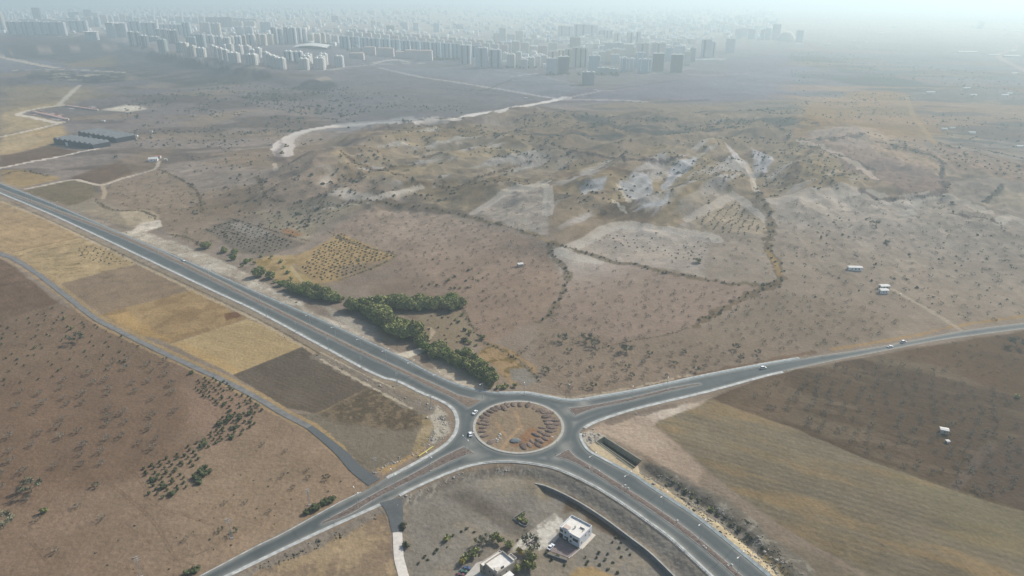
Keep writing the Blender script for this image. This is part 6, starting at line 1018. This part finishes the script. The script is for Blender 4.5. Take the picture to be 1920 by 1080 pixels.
row('the cluster above the tent roofed hall', [(511,523,54,82),(523,534,57,84),(534,546,54,83),(546,558,55,83),(558,568,55,81),(567,577,57,80)], 'grey', .08, 'tall grey tower', 'stripe', 2)
row('the group left of the tall cluster', [(481,492,66,84),(490,502,67,86),(502,515,66,84)], 'cream', .15, 'beige block', 'slab', 2); block(490, 511, 43, 60, 'grey', .1, 'wide grey block on the slope above the beige group', bays=3)
row('the group right of the tall cluster', [(578,590,66,81),(590,603,65,80),(603,612,64,82,'cream'),(611,622,66,80,'white'),(622,636,68,80,'white')], 'cream', .15, 'beige block', 'slab', 2)
n_ = 14
row('the long row behind the domed mosque', [(638+i*19, 656+i*19, 70+i*1.35, 90+i*2.0) for i in range(n_)], 'blue', .06, 'pale blue grey slab', 'stripe', 4, 13)
for k, (dv, cc) in enumerate(((-6, 'cream'), (-11, 'white'))): row(('the second row', 'the third row')[k]+' above the long pale row', [(650+i*17+k*6, 664+i*17+k*6, 67+i*1.5+dv, 82+i*1.9+dv, ('cream','white','pink')[(i*7+k) % 3]) for i in range(18)], cc, .1, 'small block', 'slab', 0, 13)
row('the trio before the long row', [(863,883,88,121),(892,915,93,127),(917,940,96,127)], 'grey', .1, 'slim tower', 'stripe', 3)
row('the housing below the lone towers', [(940,953,101,119),(950,966,104,127),(966,978,100,124),(976,990,113,129),(988,1003,110,128),(1003,1014,108,126),(1013,1026,106,124)], 'white', .15, 'white block', 'slab', 2)
row('the housing behind the lone towers', [(925,938,64,78),(936,949,55,80,'white'),(951,966,66,80),(966,981,60,79),(960,975,80,103),(976,992,82,104),(992,1008,88,100),(1008,1026,87,102,'pink'),(1030,1045,82,95)], 'cream', .12, 'pale block', 'slab', 1)
row('the group near the unfinished tower', [(1026,1046,98,122),(1045,1058,96,120),(1058,1072,95,126),(1072,1086,92,127),(1085,1100,93,127)], 'beige', .1, 'grey beige tower', 'stripe', 3)
row('the front pair near the unfinished tower', [(1024,1045,112,139),(1046,1066,109,138,'dark')], 'grey', .1, 'front tower', 'slab', 2); block(1068, 1087, 72, 94, 'brown', .1, 'brownish tower behind the grey tower trio', bays=3); block(1103, 1124, 107, 134, 'blue', .15, 'blue grey tower behind the unfinished tower', bays=3)
row('the pair right of the unfinished tower', [(1120,1141,128,141),(1142,1158,130,140)], 'green', .05, 'low grey block', 'slab', 3)
u_ = block(1091, 1114, 137, 160, 'green', .12, 'unfinished concrete tower standing in front of the city', bays=0)
for k in range(6): MB().box(-13+k*5, -10.8+k*5, -10.2, -9.3, 0, 36).build('column', M_CONC, u_)
row('the cluster right of the low pair', [(1163,1176,111,134),(1177,1189,112,134,'grey'),(1190,1207,101,128),(1196,1219,113,137)], 'blue', .12, 'blue grey tower', 'arch', 2)
row('the pair at the right front', [(1222,1243,103,134),(1256,1278,105,136)], 'dark', .12, 'dark flat roofed tower', 'slab', 3)
row('the pair behind the right front towers', [(1192,1214,83,105),(1220,1246,83,106)], 'pink', .1, 'pinkish brown tower', 'stripe', 3); row('the towers just behind the right front', [(1246,1260,92,115,'blue'),(1262,1273,80,92,'blue'),(1263,1283,88,105),(1282,1293,99,123,'beige'),(1292,1302,92,117,'green')], 'grey', .12, 'hazy tower', 'slab', 2)
row('the slim trio above the teal slab', [(1150,1160,64,82),(1174,1186,63,84),(1191,1200,62,84)], 'beige', .1, 'slim striped tower', 'stripe', 2); block(1133, 1168, 82, 96, 'green', .05, 'wide teal slab below the slim trio', bays=5)
row('the housing between the tower groups', [(1122,1134,98,112),(1134,1146,96,116),(1146,1160,94,118),(1160,1172,94,108),(1168,1186,85,104),(1186,1192,90,104),(1144,1160,104,120,'grey')], 'cream', .15, 'cream block', 'slab', 2)
row('the pair before the long greenhouse', [(1313,1331,77,108),(1330,1339,81,107)], 'grey', .15, 'hazy grey tower', 'stripe', 2); block(1359, 1376, 75, 99, 'grey', .1, 'broad grey tower right of the long greenhouse pair', bays=3); block(1491, 1504, 59, 79, 'grey', .1, 'lone grey tower on the plain at the right', bays=2); block(1446, 1461, 48, 74, 'grey', .1, 'pale tower left of the sandy heap on the skyline', bays=2)
row('the right end of the city', [(1377,1389,56,74),(1389,1400,54,70),(1401,1414,56,73),(1424,1432,57,74),(1433,1443,55,75)], 'grey', .1, 'hazy tower', 'slab', 0)
row('the hazy slabs above the brown tower', [(1046,1060,50,68),(1060,1074,51,68),(1075,1098,48,70),(1098,1120,49,70),(1121,1135,58,72),(1135,1148,58,72)], 'grey', .05, 'hazy slab', 'stripe', 3)
row('the brown slabs of the pink plain', [(725,741,49,61,'brown'),(754,766,43,56),(775,786,44,58),(813,825,45,60,'blue'),(655,662,36,46),(622,636,31,41,'brown'),(696,706,40,50,'white'),(706,716,42,50,'white'),(850,870,46,54,'green')], 'grey', .08, 'isolated block', 'slab', 0)
for i, (u0, u1, vt, vb, lb) in enumerate(((682,706,90,103,'pink roofed school wing nearest the mosque'), (706,740,92,106,'long pink roofed school wing in front of the pale row'), (655,684,101,110,'low pink building below the mosque'), (742,761,99,110,'low pale hall between the two schools'), (759,785,96,110,'pink roofed wing at the left of the second school'), (783,812,97,114,'pink roofed wing at the right of the second school'))): block(u0, u1, vt, vb, 'pink', .1, lb, 18, 'hip', 0, name='school_building')['category'] = 'school'
def mosque(u, v):
    q = un(u, v); t = thing('mosque', 'mosque with a dark dome and two tall white minarets', 'mosque', tuple(q), .2); MB().box(-17, 17, 0, 32, -6, 17).build('wall', M_SCH, t); MB().box(-13, 13, 4, 28, 17.01, 21).build('drum', M_SCH, t)
    dv, df = ico(3); d_ = fromnp('dome', dv*np.array([11, 11, 10])+np.array([0, 16, 21]), df, [mat('lead_dome', (.10, .12, .15), .6)]); link('dome', d_, t)
    for x, y in ((-24, 14),): m_ = MB(); m_.tube((x, y, -6), (x, y, 52), 2.0, 1.6, 10); o_ = m_.build('minaret', M_WHITE, t); MB().tube((x, y, 34), (x, y, 36), 3.2, 3.2, 12).build('gallery', M_WHITE, o_); MB().tube((x, y, 52), (x, y, 62), 1.8, .1, 10).build('spire', M_DARK, o_)
    return t
mosque(668, 98); q = un(744, 97); t = thing('minaret', 'single tall white minaret standing before the long pale row', 'minaret', tuple(q)); MB().tube((0, 0, -5), (0, 0, 56), 2.2, 1.7, 10).build('shaft', M_WHITE, t); MB().tube((0, 0, 40), (0, 0, 42), 3.3, 3.3, 12).build('gallery', M_WHITE, t); MB().tube((0, 0, 56), (0, 0, 66), 1.9, .1, 10).build('spire', M_DARK, t)
q = un(582, 91); t = thing('sports_hall', 'sports hall with a broad white curved tent roof', 'sports hall', tuple(q), -.08); MB().box(-50, 70, 0, 60, -4, 8).build('wall', M_DW, t); mb = MB()
for i in range(13):
    x = -75+150*i/12; z_ = 7+9*math.sin(math.pi*i/12); mb.v += [(x, -12-18*math.sin(math.pi*i/12)*.5, z_-3), (x, 34, z_+4), (x, 78, z_)]
for i in range(12):
    for j in range(2): mb.f.append((3*i+j, 3*i+3+j, 3*i+4+j, 3*i+1+j)); mb.m.append(0)
mb.build('tent_roof', M_PW, t)
# farther city: the 300 blocks that show largest, then one mass to the horizon
r2 = random.Random(21); FARC = []
def cityzone(poly, n, w, h, seed=0, bias=1.0):
    Q = poly; us = [p[0] for p in Q]; vs = [p[1] for p in Q]; k = 0
    while k < n:
        u = r2.uniform(min(us), max(us)); v = min(vs)+(max(vs)-min(vs))*r2.random()**bias
        if not bool(pip(np.array([u]), np.array([v]), Q)[0]): continue
        FARC.append((u, v, r2.uniform(*w), r2.uniform(*h))); k += 1
cityzone([(-40,36),(120,38),(330,32),(480,34),(640,30),(880,30),(1000,40),(1130,50),(1440,66),(1460,40),(1440,8),(900,2),(-40,2)], 1500, (16, 50), (10, 42), 0, .8)
cityzone([(580,50),(720,62),(930,80),(940,60),(800,36),(600,34)], 50, (15, 28), (8, 18)); cityzone([(930,80),(1120,96),(1300,100),(1300,62),(1000,50)], 190, (14, 32), (8, 26)); cityzone([(300,60),(480,68),(640,90),(900,118),(1020,130),(1020,108),(640,64),(300,45)], 170, (12, 24), (6, 18)); cityzone([(1020,130),(1100,120),(1180,118),(1190,100),(1000,100)], 60, (12, 22), (6, 16)); cityzone([(200,38),(640,50),(900,62),(1300,80),(1300,50),(900,28),(200,20)], 420, (14, 34), (8, 26)); cityzone([(0,62),(240,66),(240,50),(0,46)], 50, (12, 26), (6, 18)); cityzone([(1300,75),(1440,78),(1470,60),(1300,50)], 40, (14, 30), (10, 30)); cityzone([(200,42),(400,48),(640,66),(640,56),(400,40)], 50, (14, 30), (9, 25)); cityzone([(640,62),(900,92),(1010,108),(1010,90),(720,56)], 110, (12, 26), (8, 22)); cityzone([(-40,2),(1500,2),(1500,0.8),(-40,.8)], 160, (30, 120), (20, 60)); cityzone([(1440,60),(1920,70),(1920,20),(1440,20)], 25, (10, 30), (4, 10))
pos = unl([(f[0], f[1]) for f in FARC]); FB = [(p[0], p[1], p[2], f[2], f[3], f[0], f[1]) for p, f in zip(pos, FARC)]
FB.sort(key=lambda b: -(b[3]*b[4])/scale_at(b[0], b[1])**2)
FM = [[mat(f'far_block_{i}', c_, .9), None] for i, c_ in enumerate(((.7, .69, .65), (.66, .6, .52), (.52, .53, .55), (.4, .43, .47), (.55, .45, .4)))]
def farbox(w, d, h):
    mb = MB(); mb.box(-w/2, w/2, -d/2, d/2, -15, h); mb.box(-w/2-.3, w/2+.3, -d/2-.3, d/2+.3, h, h+.8, 1); mb.box(-w*.15, w*.15, -d*.2, d*.2, h+.8, h+4, 1); return mb
FT = [[farbox(26+8*i, 15, 22+9*j).mesh('far_block', [FM[(i*3+j) % 5][0], M_CITYROOF]) for j in range(4)] for i in range(3)]
for b in FB[:290]:
    i = min(2, int((b[3]-14)/12)); j = min(3, int((b[4]-8)/10)); o = link('distant_block', FT[max(0, i)][max(0, j)], None, (b[0], b[1], b[2]), r2.uniform(-.3, .3)); s = max(.5, b[4]/(22+9*max(0, j))); o.scale = (r2.uniform(.7, 1.1), 1, s)
    u = b[5]; where = 'left of the tall dark tower' if u < 66 else 'behind the left slabs' if u < 240 else 'behind the brown estate' if u < 480 else 'behind the tall grey cluster' if u < 640 else 'behind the long pale row' if u < 900 else 'behind the tower trio' if u < 1120 else 'behind the right front towers' if u < 1310 else 'at the right end of the city'
    tag(o, 'small hazy city block '+where, 'city block', 'distant blocks '+where)
V = []; Q4 = []; n = 0; CU = np.array([(0,0,0),(1,0,0),(1,1,0),(0,1,0),(0,0,1),(1,0,1),(1,1,1),(0,1,1)], float)-np.array([.5, .5, 0]); FQ = np.array([(0,3,2,1),(4,5,6,7),(0,1,5,4),(1,2,6,5),(2,3,7,6),(3,0,4,7)]); CC = []
for b in FB[290:]:
    a_ = r2.uniform(-.3, .3); c_, s_ = math.cos(a_), math.sin(a_); v = CU*np.array([b[3]*r2.uniform(.8, 1.4), 16, b[4]+12]); v = np.stack([v[:, 0]*c_-v[:, 1]*s_+b[0], v[:, 0]*s_+v[:, 1]*c_+b[1], v[:, 2]+b[2]-12], 1); V.append(v); Q4.append(FQ+n); n += 8; CC.append(np.repeat([[(.7,.69,.65),(.66,.6,.52),(.52,.53,.55),(.4,.43,.47),(.74,.72,.68)][r2.randrange(5)]], 8, 0))
tag(link('distant_city', bignp('distant_city', np.concatenate(V), np.concatenate(Q4), mat('far_city', attr=True, rough=.9), np.concatenate(CC), smooth=False)), 'mass of faint city blocks fading to the horizon', 'city', None, 'stuff')
ht = fromnp('heap', ico(3)[0]*np.array([52, 40, 60]), ico(3)[1], [mat('pale_heap', (.55, .5, .42), 1)]); tag(link('quarry_heap', ht, None, tuple(un(1474, 77)-np.array([0, 0, 8]))), 'pale conical heap beside the towers on the right skyline', 'heap')
# trees between the city blocks
q_ = []
for (u0, v0, u1, v1, n_) in ((20,66,130,68,30),(135,62,165,61,8),(270,67,345,70,18),(575,84,640,84,16),(640,93,800,108,30),(812,113,865,113,40),(320,98,345,100,5),(1030,140,1160,142,14),(40,47,140,50,14),(950,128,1030,128,10)):
    for _ in range(n_): t = r2.random(); p = unl([(u0+(u1-u0)*t, v0+(v1-v0)*t+r2.uniform(-1.2, .8))])[0]; q_.append((p[0], p[1], p[2], 3.2*r2.uniform(.7, 1.6), rg.choice(TD)))
mass('street_greenery', 'dark tree clumps at the feet of the apartment blocks', 'trees', q_, mat('street_leaves', (.05, .07, .04), 1))
# loose rubble and clods, countless
def rubble(name, label, areas, n, smin, smax, colr, seed):
    v0, f0 = ico(1); r = np.random.RandomState(seed); V = []; Q = []; k = 0
    for P, share in areas:
        Wp = [tuple(q[:2]) for q in unl(P)]; xs_ = [q[0] for q in Wp]; ys_ = [q[1] for q in Wp]; m = int(n*share*4); x = r.uniform(min(xs_), max(xs_), m); y = r.uniform(min(ys_), max(ys_), m)
        ok = pip(x, y, Wp) & (fbm(x, y, 6, 3, seed) > -.05) & ~pip(x, y, ROADPOLY) & ~pip(x, y, CULV); x = x[ok][:int(n*share)]; y = y[ok][:int(n*share)]; z = hfun(x, y)
        for a_, b_, c_ in zip(x, y, z):
            s_ = r.uniform(smin, smax)*(1+1.2*(r.rand() < .07)); vv_ = v0*(1+.4*(r.rand(len(v0), 1)-.5))*s_*np.array([1, .8, .6]); V.append(vv_+np.array([a_, b_, c_+s_*.2])); Q.append(np.array(f0)+k); k += len(v0)
    tag(link(name, bignp(name, np.concatenate(V), np.concatenate(Q), mat(name+'_stone', colr, 1, .35, .4, spec=0), smooth=False)), label, 'rubble', None, 'stuff')
rubble('rubble', 'pale loose rubble and broken stone along the road verges and in the gully', [(VERGE, .3), ([(780,752),(822,760),(845,785),(846,815),(815,838),(760,862),(700,890),(690,885),(760,850),(800,828),(812,800),(790,775)], .26), ([(600,670),(700,726),(775,765),(790,757),(700,712),(605,660)], .1), ([(1188,884),(1250,890),(1330,940),(1420,1000),(1520,1090),(1480,1100),(1330,985),(1250,926)], .2), ([(740,938),(800,912),(870,886),(960,876),(960,884),(870,896),(790,930),(745,955)], .08), ([(1088,812),(1110,803),(1140,812),(1120,826),(1104,834)], .06)], 2600, .18, .5, (.36, .33, .29), 3)
rubble('dark_clods', 'dark clods and dry weeds scattered over the banks and field margins', [(VERGE, .3), ([(1215,880),(1300,905),(1420,985),(1520,1090),(1480,1100),(1330,985)], .3), ([(460,600),(600,672),(700,728),(780,770),(800,752),(700,708),(600,655)], .2), ([(640,990),(715,958),(720,966),(600,1030),(480,1075),(470,1068)], .2)], 1500, .2, .5, (.11, .1, .075), 8)
make_haze()
